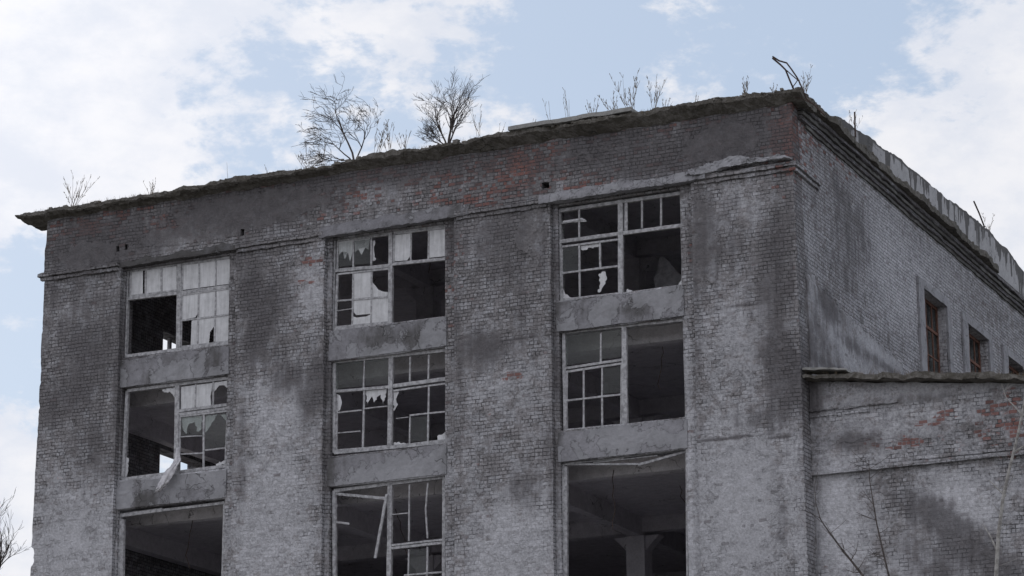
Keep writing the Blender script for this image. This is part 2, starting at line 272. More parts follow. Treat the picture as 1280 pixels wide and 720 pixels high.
M = {
 'brick': mat('whitewashed_brick', masonry()),
 'plaster': mat('plaster', concrete(.22, .07, (1, .985, 1.07), .8, peel=.6)),
 'concrete': mat('concrete', concrete(.20, .06, (1, .98, .97), .5)),
 'parapet': mat('parapet_concrete', concrete(.35, .06, (1, .99, 1.03), .6)),
 'cornice': mat('cornice_concrete', concrete(.15, .05, (1, .94, .88), .3, .55, .06)),
 'slab': mat('roof_slab', concrete(.27, .08, (1, .99, .97), .3)),
 'inside': mat('interior_concrete', concrete(.55, .28, (1, .97, 1.02), .2)),
 'wood': mat('old_frame_paint', plain((.22, .218, .23), (.47, .468, .49), 11, .85, .004, .2, (1, 1, 1))),
 'lath': mat('bare_wood', plain((.13, .12, .11), (.27, .25, .235), 12)),
 'brown': mat('brown_frame', plain((.09, .045, .035), (.19, .10, .075), 10)),
 'glass': mat('dirty_glass', glass), 'film': mat('whitewashed_glass', film),
 'bark': mat('bark', plain((.045, .038, .036), (.10, .085, .08), 14)),
 'birch': mat('pale_bark', plain((.16, .15, .145), (.36, .35, .34), 9)),
 'dry': mat('dry_stalk', plain((.10, .08, .055), (.23, .18, .13), 20)),
 'rust': mat('rusty_iron', plain((.035, .03, .03), (.09, .06, .05), 20)),
 'moss': mat('moss', plain((.035, .034, .02), (.10, .09, .06), 10, 1, .02)),
 'cloth': mat('dirty_cloth', plain((.40, .39, .42), (.62, .61, .64), 7)),
 'ground': mat('dry_ground', plain((.13, .125, .11), (.22, .21, .19), .6, 1, .05)),
 'curtain': mat('void_shade', plain((.05, .05, .05), (.1, .1, .1), 4)),  # dark colour standing for the shade inside the vent holes
}

# ------------------------------------------------------------------ object helpers
def tag(o, label=None, cat=None, group=None, kind=None):
    if label: o['label'] = label
    if cat: o['category'] = cat
    if group: o['group'] = group
    if kind: o['kind'] = kind
    return o
ORIG = {}
def thing(name, label, cat, loc=(0, 0, 0), group=None):
    o = bpy.data.objects.new(name, None); COL.objects.link(o); o.location = loc; o.empty_display_size = .5
    ORIG[o.name] = Vector(loc); o['_'] = 0; del o['_']
    return tag(o, label, cat, group)
def world_of(o):
    v = Vector((0, 0, 0))
    while o is not None: v += o.location; o = o.parent
    return v
def mesh(name, V, F, m_, parent=None, loc=None, masks=None, smooth=False, label=None):
    V = np.asarray(V, float).reshape(-1, 3)
    base = world_of(parent) if parent else Vector(loc or (0, 0, 0))
    me = bpy.data.meshes.new(name); me.from_pydata((V-np.array(base)).tolist(), [], F); me.update()
    if masks is not None:
        a = me.color_attributes.new('stain_shade', 'FLOAT_COLOR', 'POINT'); a.data.foreach_set('color', masks(V).astype(np.float32).ravel())
    if smooth: me.polygons.foreach_set('use_smooth', [True]*len(me.polygons))
    me.materials.append(M[m_] if isinstance(m_, str) else m_)
    o = bpy.data.objects.new(name, me); COL.objects.link(o)
    if parent: o.parent = parent
    else: o.location = base
    if label: o['label'] = label
    return o
class MB:
    def __init__(s): s.V = []; s.F = []
    def add(s, V, F):
        b = len(s.V); s.V += [tuple(v) for v in V]; s.F += [tuple(i+b for i in f) for f in F]; return s
    def box(s, x0, x1, y0, y1, z0, z1):
        V = [(x, y, z) for z in (z0, z1) for y in (y0, y1) for x in (x0, x1)]
        return s.add(V, [(0, 2, 3, 1), (4, 5, 7, 6), (0, 1, 5, 4), (2, 6, 7, 3), (0, 4, 6, 2), (1, 3, 7, 5)])
    def bar(s, a, b, w_, d_, n=1):    # bar lying in an XZ plane: width w_ across, depth d_ along +Y from the plane
        a, b = Vector(a), Vector(b); t = (b-a).normalized(); pz = Vector((-t.z, 0, t.x))*w_/2; py = Vector((0, d_, 0))
        V = []
        for k in range(n+1):
            p = a.lerp(b, k/n); j = .0 if n == 1 else .004
            for q in (p-pz, p+pz, p+pz+py, p-pz+py): V.append(tuple(q+Vector((random.uniform(-j, j), 0, random.uniform(-j, j)))))
        F = [(0, 1, 2, 3), tuple(4*n+i for i in (3, 2, 1, 0))]
        for k in range(n):
            for i in range(4): F.append((4*k+i, 4*k+4+i, 4*k+4+(i+1) % 4, 4*k+(i+1) % 4))
        return s.add(V, F)
    def tube(s, P, r, sides=5):
        P = [Vector(p) for p in P]; n = len(P); V = []; F = []
        rr = r if isinstance(r, (list, tuple)) else [r]*n
        for i, p in enumerate(P):
            t = (P[min(i+1, n-1)]-P[max(i-1, 0)]).normalized()
            a = t.cross(Vector((.3, .9, .2))); a = a.normalized() if a.length > 1e-4 else Vector((1, 0, 0)); b = t.cross(a)
            for k in range(sides):
                an = 2*math.pi*k/sides; V.append(p+(a*math.cos(an)+b*math.sin(an))*rr[i])
        for i in range(n-1):
            for k in range(sides): F.append((i*sides+k, i*sides+(k+1) % sides, (i+1)*sides+(k+1) % sides, (i+1)*sides+k))
        F.append(tuple(range(sides))[::-1]); F.append(tuple((n-1)*sides+k for k in range(sides)))
        return s.add(V, F)
    def build(s, name, m_, parent=None, **k): return mesh(name, s.V, s.F, m_, parent, **k)
def seq(a, b, step): 
    n = max(1, int(round(abs(b-a)/step))); return list(np.linspace(a, b, n+1))
def seqs(pts, step):
    o = [pts[0]]
    for a, b in zip(pts[:-1], pts[1:]): o += seq(a, b, step)[1:]
    return o
def gridbox(xs, ys, zs):     # box surface from coordinate lists, shared vertices
    xs, ys, zs = map(list, (xs, ys, zs)); nx, ny, nz = len(xs), len(ys), len(zs); idx = {}; V = []; F = []
    def v(i, j, k):
        key = (i, j, k)
        if key not in idx: idx[key] = len(V); V.append((xs[i], ys[j], zs[k]))
        return idx[key]
    for i in range(nx-1):
        for k in range(nz-1):
            F.append((v(i, 0, k), v(i+1, 0, k), v(i+1, 0, k+1), v(i, 0, k+1))); F.append((v(i, ny-1, k), v(i, ny-1, k+1), v(i+1, ny-1, k+1), v(i+1, ny-1, k)))
    for j in range(ny-1):
        for k in range(nz-1):
            F.append((v(0, j, k), v(0, j, k+1), v(0, j+1, k+1), v(0, j+1, k))); F.append((v(nx-1, j, k), v(nx-1, j+1, k), v(nx-1, j+1, k+1), v(nx-1, j, k+1)))
    for i in range(nx-1):
        for j in range(ny-1):
            F.append((v(i, j, 0), v(i, j+1, 0), v(i+1, j+1, 0), v(i+1, j, 0))); F.append((v(i, j, nz-1), v(i+1, j, nz-1), v(i+1, j+1, nz-1), v(i, j+1, nz-1)))
    return np.array(V), F
def wallgrid(us, zs, t0, t1, holes, axis):   # wall sheet with thickness and real openings; axis 'y': plane y, axis 'x': plane x
    us, zs = list(us), list(zs)
    def solid(i, k):
        if i < 0 or k < 0 or i >= len(us)-1 or k >= len(zs)-1: return False
        u, z = (us[i]+us[i+1])/2, (zs[k]+zs[k+1])/2
        return not any(a < u < b and c < z < d for a, b, c, d in holes)
    idx = {}; V = []; F = []
    def v(i, k, s):
        key = (i, k, s)
        if key not in idx:
            idx[key] = len(V); t = t0 if s == 0 else t1
            V.append((us[i], t, zs[k]) if axis == 'y' else (t, us[i], zs[k]))
        return idx[key]
    for i in range(len(us)-1):
        for k in range(len(zs)-1):
            if not solid(i, k): continue
            F.append((v(i, k, 0), v(i+1, k, 0), v(i+1, k+1, 0), v(i, k+1, 0))); F.append((v(i, k, 1), v(i, k+1, 1), v(i+1, k+1, 1), v(i+1, k, 1)))
            if not solid(i-1, k): F.append((v(i, k, 0), v(i, k+1, 0), v(i, k+1, 1), v(i, k, 1)))
            if not solid(i+1, k): F.append((v(i+1, k, 0), v(i+1, k, 1), v(i+1, k+1, 1), v(i+1, k+1, 0)))
            if not solid(i, k-1): F.append((v(i, k, 0), v(i, k, 1), v(i+1, k, 1), v(i+1, k, 0)))
            if not solid(i, k+1): F.append((v(i, k+1, 0), v(i+1, k+1, 0), v(i+1, k+1, 1), v(i, k+1, 1)))
    if axis == 'x': F = [f[::-1] for f in F]
    return np.array(V), F

# ------------------------------------------------------------------ ground
gs = []
mesh('ground', [(-1500, -1500, 0), (1500, -1500, 0), (1500, 1500, 0), (-1500, 1500, 0)], [(0, 1, 2, 3)], 'ground')['kind'] = 'structure'

# ------------------------------------------------------------------ the factory
B = thing('factory_building', 'tall derelict factory block of grey whitewashed brick with broken windows and weeds along its roof', 'building', (-10.9, 16, 0))
FX0, FX1, DEPTH = -21.75, 0.0, 33.0
YW, YS, YF = .15, .18, .24          # recessed wall strips, spandrels, window frames
OPX = [(-19.20, -15.93), (-12.83, -9.53), (-6.36, -3.04)]
SILL = [20.75, 17.42, 12.6, 9.2, 5.9, 2.6]; HEAD = [23.22, 19.93, 16.62, 11.7, 8.4, 5.1]
PIER = [(FX0, -19.25), (-15.64, -12.97), (-9.20, -6.50), (-2.68, 0.0)]
zf = [0, 2, 4, 6, 8, 10, 11.5, 12.6]
def piers():
    for i, (a, b) in enumerate(PIER):
        V, F = gridbox(seq(a, b, .06), [0.0, .06, .55] if i < 3 else seqs([0.0, .6], .1), zf[:-1]+seq(12.6, 23.42, .06))
        if i == 0: V[:, 0] += np.where(V[:, 0] < a+.01, .05*np.clip(vnoise(V*np.array([0, 0, 1]), 3.0, 66)+.6*vnoise(V*np.array([0, 0, 1]), 9.0, 67)-.45, 0, 1), 0)
        if i == 0: V[:, 0] += np.where(V[:, 0] < a+.01, -.022*np.clip(20-V[:, 2], -4, 6)*.5, 0)
        V = wob(V, .014, 1.6, 3, .8)
        mesh('pilaster', V, F, 'brick', B, masks=masks_front)
piers()
# recessed brick wall between the pilasters, openings cut through
for i, (a, b) in enumerate(OPX):
    p0, p1 = PIER[i][1]+.005, PIER[i+1][0]-.005
    us = seqs([p0, a, b, p1], .08); zs = seqs([0]+sum([[s, h] for s, h in sorted(zip(SILL, HEAD))], [])+[23.42], .25)
    V, F = wallgrid(us, zs, YW, .55, [(a, b, s, h) for s, h in zip(SILL, HEAD)], 'y')
    V = wob(V, .008, 2.5, 5); mesh('wall', V, F, 'brick', B, masks=masks_front)
    # plastered spandrels
    for k in range(6):
        zt = SILL[k]-.03; zb = HEAD[k+1]+.02 if k < 5 else .3
        if k > 3: break
        V, F = gridbox(seq(a-.05, b+.05, .07), [YW-.035, YW-.004], seq(zb, zt, .07))
        e = vnoise(V*np.array([1, 0, 1]), 1.6, 40+i*7+k); V[:, 2] += np.where(np.abs(V[:, 2]-zt) < .01, .03*e-.01, 0)
        V = wob(V, .011, 3, 20+k, 1.); mesh('spandrel', V, F, 'plaster', B, masks=masks_front)
# frieze above the belt course with small ragged vent holes
vents = []
for x, y, wv, hv in [(147, 311, .10, .16), (157, 309, .10, .16), (303, 290, .12, .18), (682, 232, .20, .16)]:
    p = at(x, y); vents.append((p[0]-wv/2, p[0]+wv/2, p[2]-hv/2, p[2]+hv/2))
us = sorted(set(np.round(seq(FX0, FX1, .06), 4)) | set(np.round([q for v in vents for q in v[:2]], 4)))
zs = sorted(set(np.round(seq(23.42, 25.02, .06), 4)) | set(np.round([q for v in vents for q in v[2:]], 4)))
V, F = wallgrid(us, zs, 0.0, .5, vents, 'y')
lum = (vnoise(V, 1.1, 60) > .45)[:]
V[:, 1] += np.where(V[:, 1] < .1, .05*np.clip(vnoise(V, 1.3, 61)-.25, 0, 1)*2, 0)
V[:, 0] += np.where(V[:, 0] < FX0+.01, .10*np.clip(vnoise(V, 3.0, 62)+.1, 0, 1), 0)
V = wob(V, .014, 1.6, 3, .8); mesh('frieze', V, F, 'brick', B, masks=masks_front)
for v in vents: MB().box(v[0]-.06, v[1]+.06, .42, .49, v[2]-.1, v[3]+.1).build('vent_shade_plate', 'curtain', B)  # added dark plates: shade of the vent holes put into colour
# belt course: two corbelled brick courses
def belt(a, b, z, y0=-.075, h=.11, name='belt_course', m_='brick', s=0, mk=masks_front, yb=.05, amp=.016):
    V, F = gridbox(seq(a, b, .05), [y0, yb], seq(z, z+h, .055)); V = wob(V, amp, 3.2, 80+s, 1.2); mesh(name, V, F, m_, B, masks=mk)
for i, (a, b) in enumerate([(FX0-.13, -19.3), (-15.62, -13.0), (-9.15, -6.55), (-2.62, .10)]):
    belt(a, b, 23.30, -.11, .10, s=i); belt(a+.05, b-.03, 23.19, -.055, .10, s=i+9)
# plaster hood over each window bay
for i, (a, b, z0, hh, dy) in enumerate([(-19.3, -15.4, 23.26, .30, -.03), (-13.1, -8.75, 23.25, .30, -.10), (-6.75, -2.25, 23.26, .24, -.15)]):
    V, F = gridbox(seq(a, b, .06), seqs([dy, .08], .06), seq(z0, z0+hh, .05))
    n_ = vnoise(V*np.array([1, 0, .2]), 1.1, 90+i); V[:, 2] += np.where(V[:, 2] > z0+.08, n_*.07, -.0) + (V[:, 0]-a)/(b-a)*.03
    V[:, 1] += np.clip((V[:, 2]-z0-.1), 0, 1)*.35
    V = wob(V, .022, 2.6, 95+i, 1.0); mesh('lintel', V, F, 'plaster', B, masks=lambda P, i=i: masks_front(P)+np.array([(.5, 0, -.25)[i], 0, 0, (-.9, -.2, .3)[i]]))
# smear of pale mortar climbing over the belt course at the right
V, F = gridbox(seq(-2.75, -.02, .05), [-.17, -.02], seq(0, 1, .12))
tt = (V[:, 0]+2.75)/2.73
lo = 23.40+.05*vnoise(V*np.array([1, 0, 0]), 2, 7)+.12*tt; hi_ = lo+.16+.10*np.sin(tt*3.1)+.07*vnoise(V*np.array([1, 0, 0]), 3, 8)-.1*tt
V[:, 2] = lo+(hi_-lo)*V[:, 2]; V[:, 1] += np.where(V[:, 1] < -.1, (V[:, 2]-lo)*.25, 0)
V = wob(V, .035, 5, 11, 1.); mesh('mortar_ledge', V, F, 'plaster', B, masks=lambda P: masks_zero(P)+np.array([0, 0, 0, .7]))

# side wall ------------------------------------------------
SW = [(10.17+4.13*k, 12.3+4.13*k) for k in range(5)]
us = seqs([.605, 9.9]+sum([list(q) for q in SW], [])[0:0]+[DEPTH], .10)
us = sorted(set(np.round(us, 4)) | set(np.round([q for v in SW for q in v], 4)))
zs = sorted(set(np.round(zf[:-1]+seq(12.6, 25.0, .10), 4)) | {20.35, 22.8, 17.1, 19.5})
V, F = wallgrid(us, zs, 0.0, -.5, [(a, b, 20.35, 22.8) for a, b in SW]+[(a, b, 17.1, 19.5) for a, b in SW], 'x')
rg = vnoise(V, 5, 33); line = 20.75-.07*V[:, 1]+.10*rg
V[:, 0] += np.where((V[:, 0] > -.01) & (V[:, 2] < line) & (V[:, 1] < 8.8), .045, 0)
V = wob(V, .012, 1.6, 3, .8); mesh('side_wall', V, F, 'brick', B, masks=masks_side)
V, F = wallgrid(seq(.47, .605, .06), seq(23.42, 25.0, .08), -.004, -.4, [], 'x'); V = wob(V, .012, 1.6, 3, .8)
mesh('corner_masonry', V, F, 'brick', B, masks=masks_side)
for z, d, h in ((23.30, .11, .10), (23.19, .055, .10)):
    V, F = gridbox([-.05, d], seq(-.02, 1.75, .06), seq(z, z+h, .055)); V = wob(V, .016, 3.2, 180, 1.2); mesh('belt_course', V, F, 'brick', B, masks=masks_side)
# stepped brick cornice of the side wall
for k, (z, d, h) in enumerate(((24.56, .05, .08), (24.66, .10, .09), (24.77, .15, .09), (24.88, .21, .11))):
    V, F = gridbox([-.05, d], seq(.45 if k else .9, DEPTH, .08), seq(z, z+h, .05)); V = wob(V, .014, 1.3, 190+k, 1.2)
    mesh('cornice_moulding', V, F, 'brick' if k % 2 else 'concrete', B, masks=lambda P: masks_zero(P)+np.array([.55, .2, 0, 0]))
# concrete surrounds and windows of the side wall
for k, (a, b) in enumerate(SW):
    mb = MB()
    V, F = wallgrid(seqs([a-.5, a, b, b+.34], .1), seqs([20.2, 20.35, 22.8, 23.02], .1), .07, .003, [(a, b, 20.35, 22.8)], 'x'); V = wob(V, .01, 3, 50)
    mesh('window_surround', V, F, 'plaster', B, masks=lambda P: masks_zero(P)*0+np.array([-.1, 0, 0, .5]))
    X = -.22; fr = MB(); W_ = .07
    fr.box(X-.06, X, a+.003, a+W_, 20.36, 22.79); fr.box(X-.06, X, b-W_, b-.003, 20.36, 22.79); fr.box(X-.06, X, a+W_, b-W_, 22.70, 22.79); fr.box(X-.06, X, a+W_, b-W_, 20.36, 20.45); fr.box(X-.05, X+.005, a+W_, b-W_, 21.95, 22.03)
    wn_ = fr.build('window', 'brown', B)
    ss = MB()
    for q in range(1, 4): yv = a+(b-a)*q/4; ss.box(X-.045, X-.006, yv-.022, yv+.022, 20.45, 22.70)
    ss.box(X-.04, X-.01, a+W_, b-W_, 21.2, 21.24); ss.build('sash', 'brown', wn_)
    for q in range(4):
        y0 = a+(b-a)*q/4+.03; y1 = a+(b-a)*(q+1)/4-.03
        for (z0, z1) in ((20.45, 21.94), (22.04, 22.69)):
            if (k*8+q*3+int(z0)) % 5 == 2: continue
            MB().box(X-.03, X-.024, y0, y1, z0, z1).build('pane', 'glass', wn_)

# left wall and back wall ------------------------------------
LW = [(5.35, 7.6), (11.5, 13.7), (17.8, 20.0), (24., 26.2)]
hl = [(a, b, z, h) for a, b in LW for z, h in ((20.9, 23.0), (17.5, 19.55))]
V, F = wallgrid(seqs([.56]+sum([list(q) for q in LW], [])+[DEPTH], .5), seqs([0, 14.2, 16.3, 17.5, 19.55, 20.9, 23.0, 25.0], .8), FX0+.02, FX0+.5, hl, 'x')
V[:, 0] = V[:, 0]; F = [f[::-1] for f in F]
mesh('side_wall', V, F, 'brick', B, masks=masks_zero)
MB().box(FX0+.2, FX0+.28, 6.05, 6.17, 20.9, 23.0).build('mullion', 'wood', B); MB().box(FX0+.2, FX0+.28, 12.5, 12.6, 20.9, 23.0).build('mullion', 'wood', B)
V, F = gridbox(seq(FX0+.02, FX1-.02, 2), [DEPTH, DEPTH+.5], seq(0, 25.0, 2)); mesh('back_wall', V, F, 'brick', B, masks=masks_zero)

# interior: slabs, beams, columns, partitions ------------------
CX = [-14.3, -7.85]; CY = [8.6, 16.8, 25.0]
for z in (24.72, 20.14, 16.85, 12.1, 8.6):
    MB().box(FX0+.5, FX1-.5, .56, DEPTH-.02, z, z+.24 if z > 24 else z+.2).build('floor_slab', 'inside', B)
    if z == 8.6: continue
    for x in [-21.0]+CX+[-1.3]:
        V, F = gridbox([x-.16, x+.16], seq(.56, DEPTH-.02, .5), [z-.52, z-.002]); V = wob(V, .01, 1.5, 9); mesh('beam', V, F, 'inside', B)
    for y in [1.5]+CY:
        V, F = gridbox(seq(FX0+.52, FX1-.52, .5), [y-.15, y+.15], [z-.42, z-.004]); V = wob(V, .012, 1.5, 19); mesh('beam', V, F, 'inside', B)
for x in CX:
    for y in CY:
        for z0, z1 in ((20.34, 24.19), (17.05, 19.61), (12.3, 16.32)):
            MB().box(x-.27, x+.27, y-.27, y+.27, z0, z1).build('column', 'inside', B)
            hh = .4
            for sgn in (-1, 1):
                m2 = MB()
                V = [(x+sgn*.27, y-.18, z1-hh), (x+sgn*.27, y+.18, z1-hh), (x+sgn*.27, y-.18, z1), (x+sgn*.27, y+.18, z1), (x+sgn*(.27+hh), y-.18, z1), (x+sgn*(.27+hh), y+.18, z1)]
                m2.add(V, [(0, 1, 5, 4), (0, 4, 2), (1, 3, 5), (2, 4, 5, 3), (0, 2, 3, 1)])
                m2.build('haunch', 'inside', B)
# broken partition walls seen through the upper right window
V, F = wallgrid(seq(-5.75, -4.7, .05), seq(20.34, 23.2, .06), 5.0, 5.2, [], 'y')
top = np.interp(V[:, 0], [-5.75, -5.6, -5.35, -5.1, -4.9, -4.7], [22.5, 23.05, 22.95, 22.6, 22.35, 22.0])+.08*vnoise(V*np.array([1, 0, 0]), 6, 71); V[:, 2] = np.minimum(V[:, 2], top)
V = wob(V, .03, 4, 72); mesh('partition_wall', V, F, 'cloth', B)
for z0, z1 in ((20.34, 24.19), (17.05, 19.6), (12.3, 16.3)):
    V, F = gridbox(seq(FX0+.5, FX1-.5, 1), [20.2, 20.4], [z0, z1]); mesh('partition_wall', V, F, 'inside', B, masks=masks_zero)

rw = random.Random(21)
for (x, y, z1, L_) in [(-5.3, 1.0, 16.5, 1.5), (-4.2, 2.6, 16.3, 1.0), (-17.6, 1.3, 16.4, 1.3), (-16.9, 2.2, 19.6, .8), (-10.6, 1.2, 23.9, 1.6), (-4.1, 1.4, 19.6, 1.1), (-11.9, 2.0, 16.3, 1.2), (-18.4, 1.8, 24.0, 2.1)]:
    pt_ = [(x, y, z1)]; 
    for k in range(7): pt_.append((pt_[-1][0]+rw.uniform(-.08, .10), y+rw.uniform(-.04, .04), z1-L_*(k+1)/7))
    MB().tube(pt_, .012, 5).build('hanging_cable', 'rust', B)
# roof edge -----------------------------------------------------
def ragged(V, y_edge, s, amp=.10):
    n_ = vnoise(V*np.array([1, 0, 0]), 1.3, s)+.6*vnoise(V*np.array([1, 0, 0]), 4.7, s+1)+.35*vnoise(V*np.array([1, 0, 0]), 12., s+2)
    return n_*amp
V, F = gridbox(seq(FX0-.72, .34, .05), seqs([-.34, .9], .06), seqs([24.92, 25.2], .05))
ed = np.clip((.0-V[:, 1])/.34, 0, 1); V[:, 2] += np.where(V[:, 2] < 25.15, (25.2-V[:, 2])/.28*(.20*ed+.04*vnoise(V, 3, 214)), 0); V[:, 1] += ed*ragged(V, 0, 201, .09)
topn = vnoise(V*np.array([1, 1, 0]), .9, 210)*.06+vnoise(V*np.array([1, 1, 0]), 5, 211)*.022+.018*vnoise(V*np.array([1, 1, 0]), 13, 213)
V[:, 2] += np.where(V[:, 2] > 25.15, topn+.02, 0)
# step and sag of the broken edge near the bent sapling, tongue at the far left
V[:, 2] -= np.where((V[:, 0] < -12.45), .05+.05*np.clip((-12.5-V[:, 0])/9, 0, 1), 0)*(V[:, 2] > 25.05)
tongue = np.clip((FX0-.1-V[:, 0])/.6, 0, 1); V[:, 2] = V[:, 2]*(1-tongue*.6)+(25.02)*(tongue*.6)
V = wob(V, .016, 5, 220, 1.0); mesh('cornice', V, F, 'cornice', B, masks=masks_zero)
V, F = gridbox(seqs([-1.0, .36], .07), seq(.92, 17.2, .06), seqs([25.0, 25.18], .045))
sw_ = V[:, [1, 0, 2]]*np.array([.45, 1, 1]); ed = np.clip((V[:, 0]-.05)/.3, 0, 1); V[:, 0] += ed*ragged(sw_, 0, 231, .07)
V[:, 2] += np.where(V[:, 2] > 25.15, vnoise(V*np.array([1, 1, 0]), 1.2, 232)*.07+vnoise(V*np.array([1, 1, 0]), 5, 233)*.05, 0)
V = wob(V, .014, 2.2, 234, .6); mesh('cornice', V, F, 'cornice', B, masks=masks_zero)
# roof deck behind
MB().box(FX0+.02, -1.01, .92, DEPTH+.3, 24.965, 25.12).build('roof', 'cornice', B)
MB().box(-1.0, .1, 17.22, DEPTH+.3, 25.0, 25.12).build('roof', 'cornice', B)
# concrete parapet of the side, top crumbled
V, F = gridbox([-.45, -.12], seq(1.6, 24.5, .07), seq(0, 1, .1))
tp = np.interp(V[:, 1], [1.6, 3, 4.2, 6.5, 8, 11, 13, 16, 19, 21.5, 22.6, 24.5], [25.4, 25.65, 25.8, 26.0, 26.12, 26.25, 26.36, 26.42, 26.5, 26.25, 26.0, 25.3])
tp += .07*vnoise(V*np.array([0, 1, 0]), .9, 240)+.02*vnoise(V*np.array([0, 1, 0]), 2.6, 241)+.02*vnoise(V*np.array([0, 1, 0]), 7, 242)
V[:, 2] = 25.13+(tp-25.13)*V[:, 2]; V = wob(V, .008, 1.2, 243, .4); 
def drips(P):     # soot washed down from the crumbled top in uneven runs
    n_ = vnoise(P*np.array([0, 1, 0]), 1.9, 250)+.7*vnoise(P*np.array([0, 1, 0]), 5.3, 251)+.5*vnoise(P*np.array([0, 1, 0]), 13., 252)
    ln = np.clip(.22+.75*n_, .06, 1.2)+np.clip(.5-(P[:, 1]-1.6)/8, 0, .6); top_ = np.interp(P[:, 1], [1.6, 5, 8, 13, 19, 21.5, 24.5], [25.6, 25.9, 26.1, 26.36, 26.5, 26.25, 25.3])
    d = np.clip((ln-(top_-P[:, 2]))/.12, 0, 1)
    return np.stack([d*2.2, d*0, d*0, .2+d*0], 1)
mesh('parapet', V, F, 'parapet', B, masks=drips)
# pale coping slab lying on the front edge
p0, p1 = at(636, 163, -.36), at(790, 146, -.36)
V, F = gridbox(seq(p0[0], p1[0], .1), seqs([-.40, .35], .15), [25.245, 25.35]); V = wob(V, .012, 2.5, 250, 1.); mesh('coping_slab', V, F, 'slab', B, masks=masks_zero)

# ------------------------------------------------------------------ windows of the front
def zc(z):   # zoom crop -> photo pixel
    x0, y0, s = z; return lambda x, y: (x0+x/s, y0+y/s)
def poly(win, pts, kind, z, dy=.03, th=.006, name='pane', rag=0, Y=YF):
    c = zc(z); P = [at(*c(*p), Y=Y+dy) for p in pts]; Q = []
    for i, p in enumerate(P):
        q = P[(i+1) % len(P)]; Q.append(p)
        if rag:
            n_ = int(np.linalg.norm(q-p)/.05)
            for k in range(1, n_): Q.append(p+(q-p)*k/n_+np.array([random.uniform(-1, 1), 0, random.uniform(-1, 1)])*rag)
    n_ = len(Q); V = [tuple(q) for q in Q]+[(q[0], q[1]+th, q[2]) for q in Q]
    F = [tuple(range(n_)), tuple(range(2*n_-1, n_-1, -1))]+[(i, i+n_, (i+1) % n_+n_, (i+1) % n_) for i in range(n_)]
    mesh(name, V, F, kind, win)
def window(z, outer, frame, sashes, panes, films=(), fw=.085, m_='wood'):
    c = zc(z); mb = MB()
    TL, TR, BR, BL = [at(*c(*p), Y=YF) for p in outer]
    def L(a, b, w_, d_, n=6, dy=0): return mb.bar(a+np.array([0, dy, 0]), b+np.array([0, dy, 0]), w_, d_, n)
    L(TL, TR, fw, .10); L(BL, BR, fw, .10)
    o = np.array([0, .002, 0]); L(TL+o, BL+o, fw, .10); L(TR+o, BR+o, fw, .10)
    for (x0, y0, x1, y1, w_) in frame:
        L(at(*c(x0, y0), Y=YF), at(*c(x1, y1), Y=YF), w_, .09, 6, .004 if abs(x1-x0) > abs(y1-y0) else -.004)
    win = mb.build('window', m_, B)
    for s_ in sashes:
        sb = MB()
        for (x0, y0, x1, y1, w_) in s_:
            dy = .012 if abs(x1-x0) > abs(y1-y0) else .018
            a, b = at(*c(x0, y0), Y=YF+dy), at(*c(x1, y1), Y=YF+dy); sb.bar(a, b, w_, .035 if dy > .015 else .045, 3)
        sb.build('sash', m_, win)
    for kind, pts in panes: poly(win, pts, kind, z)
    for pts in films: poly(win, pts, 'film', z, .06, .004, 'torn_film', .028)
    return win
def Rr(x0, y0, x1, y1, sl): # quad with sloped top/bottom; y at x0, slope sl
    return [(x0, y0), (x1, y0+sl*(x1-x0)), (x1, y1+sl*(x1-x0)), (x0, y1)]
b = .045
# A1
z = (140, 310, 4.8)
WA1 = window(z, [(92, 133), (720, 48), (712, 568), (76, 650)], [(404, 90, 396, 608, .13), (92, 303, 400, 268, .09), (408, 268, 718, 226, .09)],
  [[(112, 139, 108, 290, .05), (112, 139, 390, 102, .05), (108, 288, 390, 252, .05), (390, 102, 392, 255, .05), (202, 128, 200, 278, .05), (296, 115, 296, 268, .06)],
   [(422, 98, 420, 255, .05), (422, 98, 716, 57, .05), (522, 86, 522, 245, b), (623, 72, 622, 230, b)],
   [(418, 278, 410, 592, .06), (418, 280, 712, 238, .06), (412, 594, 708, 560, .06), (520, 262, 512, 580, b), (622, 248, 614, 566, b), (412, 435, 714, 397, b)]],
  [('film', Rr(110, 138, 185, 285, -.12)), ('film', Rr(202, 130, 294, 275, -.12)), ('film', Rr(298, 118, 390, 262, -.12)), ('film', Rr(422, 100, 520, 252, -.13)), ('film', Rr(524, 88, 620, 238, -.13)), ('film', Rr(625, 74, 716, 225, -.13)),
   ('film', [(418, 282), (518, 267), (512, 395), (500, 416), (414, 432)]), ('film', Rr(522, 266, 620, 420, -.13)), ('film', Rr(624, 252, 714, 404, -.13)),
   ('film', [(478, 436), (512, 428), (510, 580), (472, 584)]), ('film', [(514, 426), (614, 412), (612, 470), (588, 505), (582, 570), (512, 578)]), ('film', Rr(616, 412, 712, 566, -.11))])
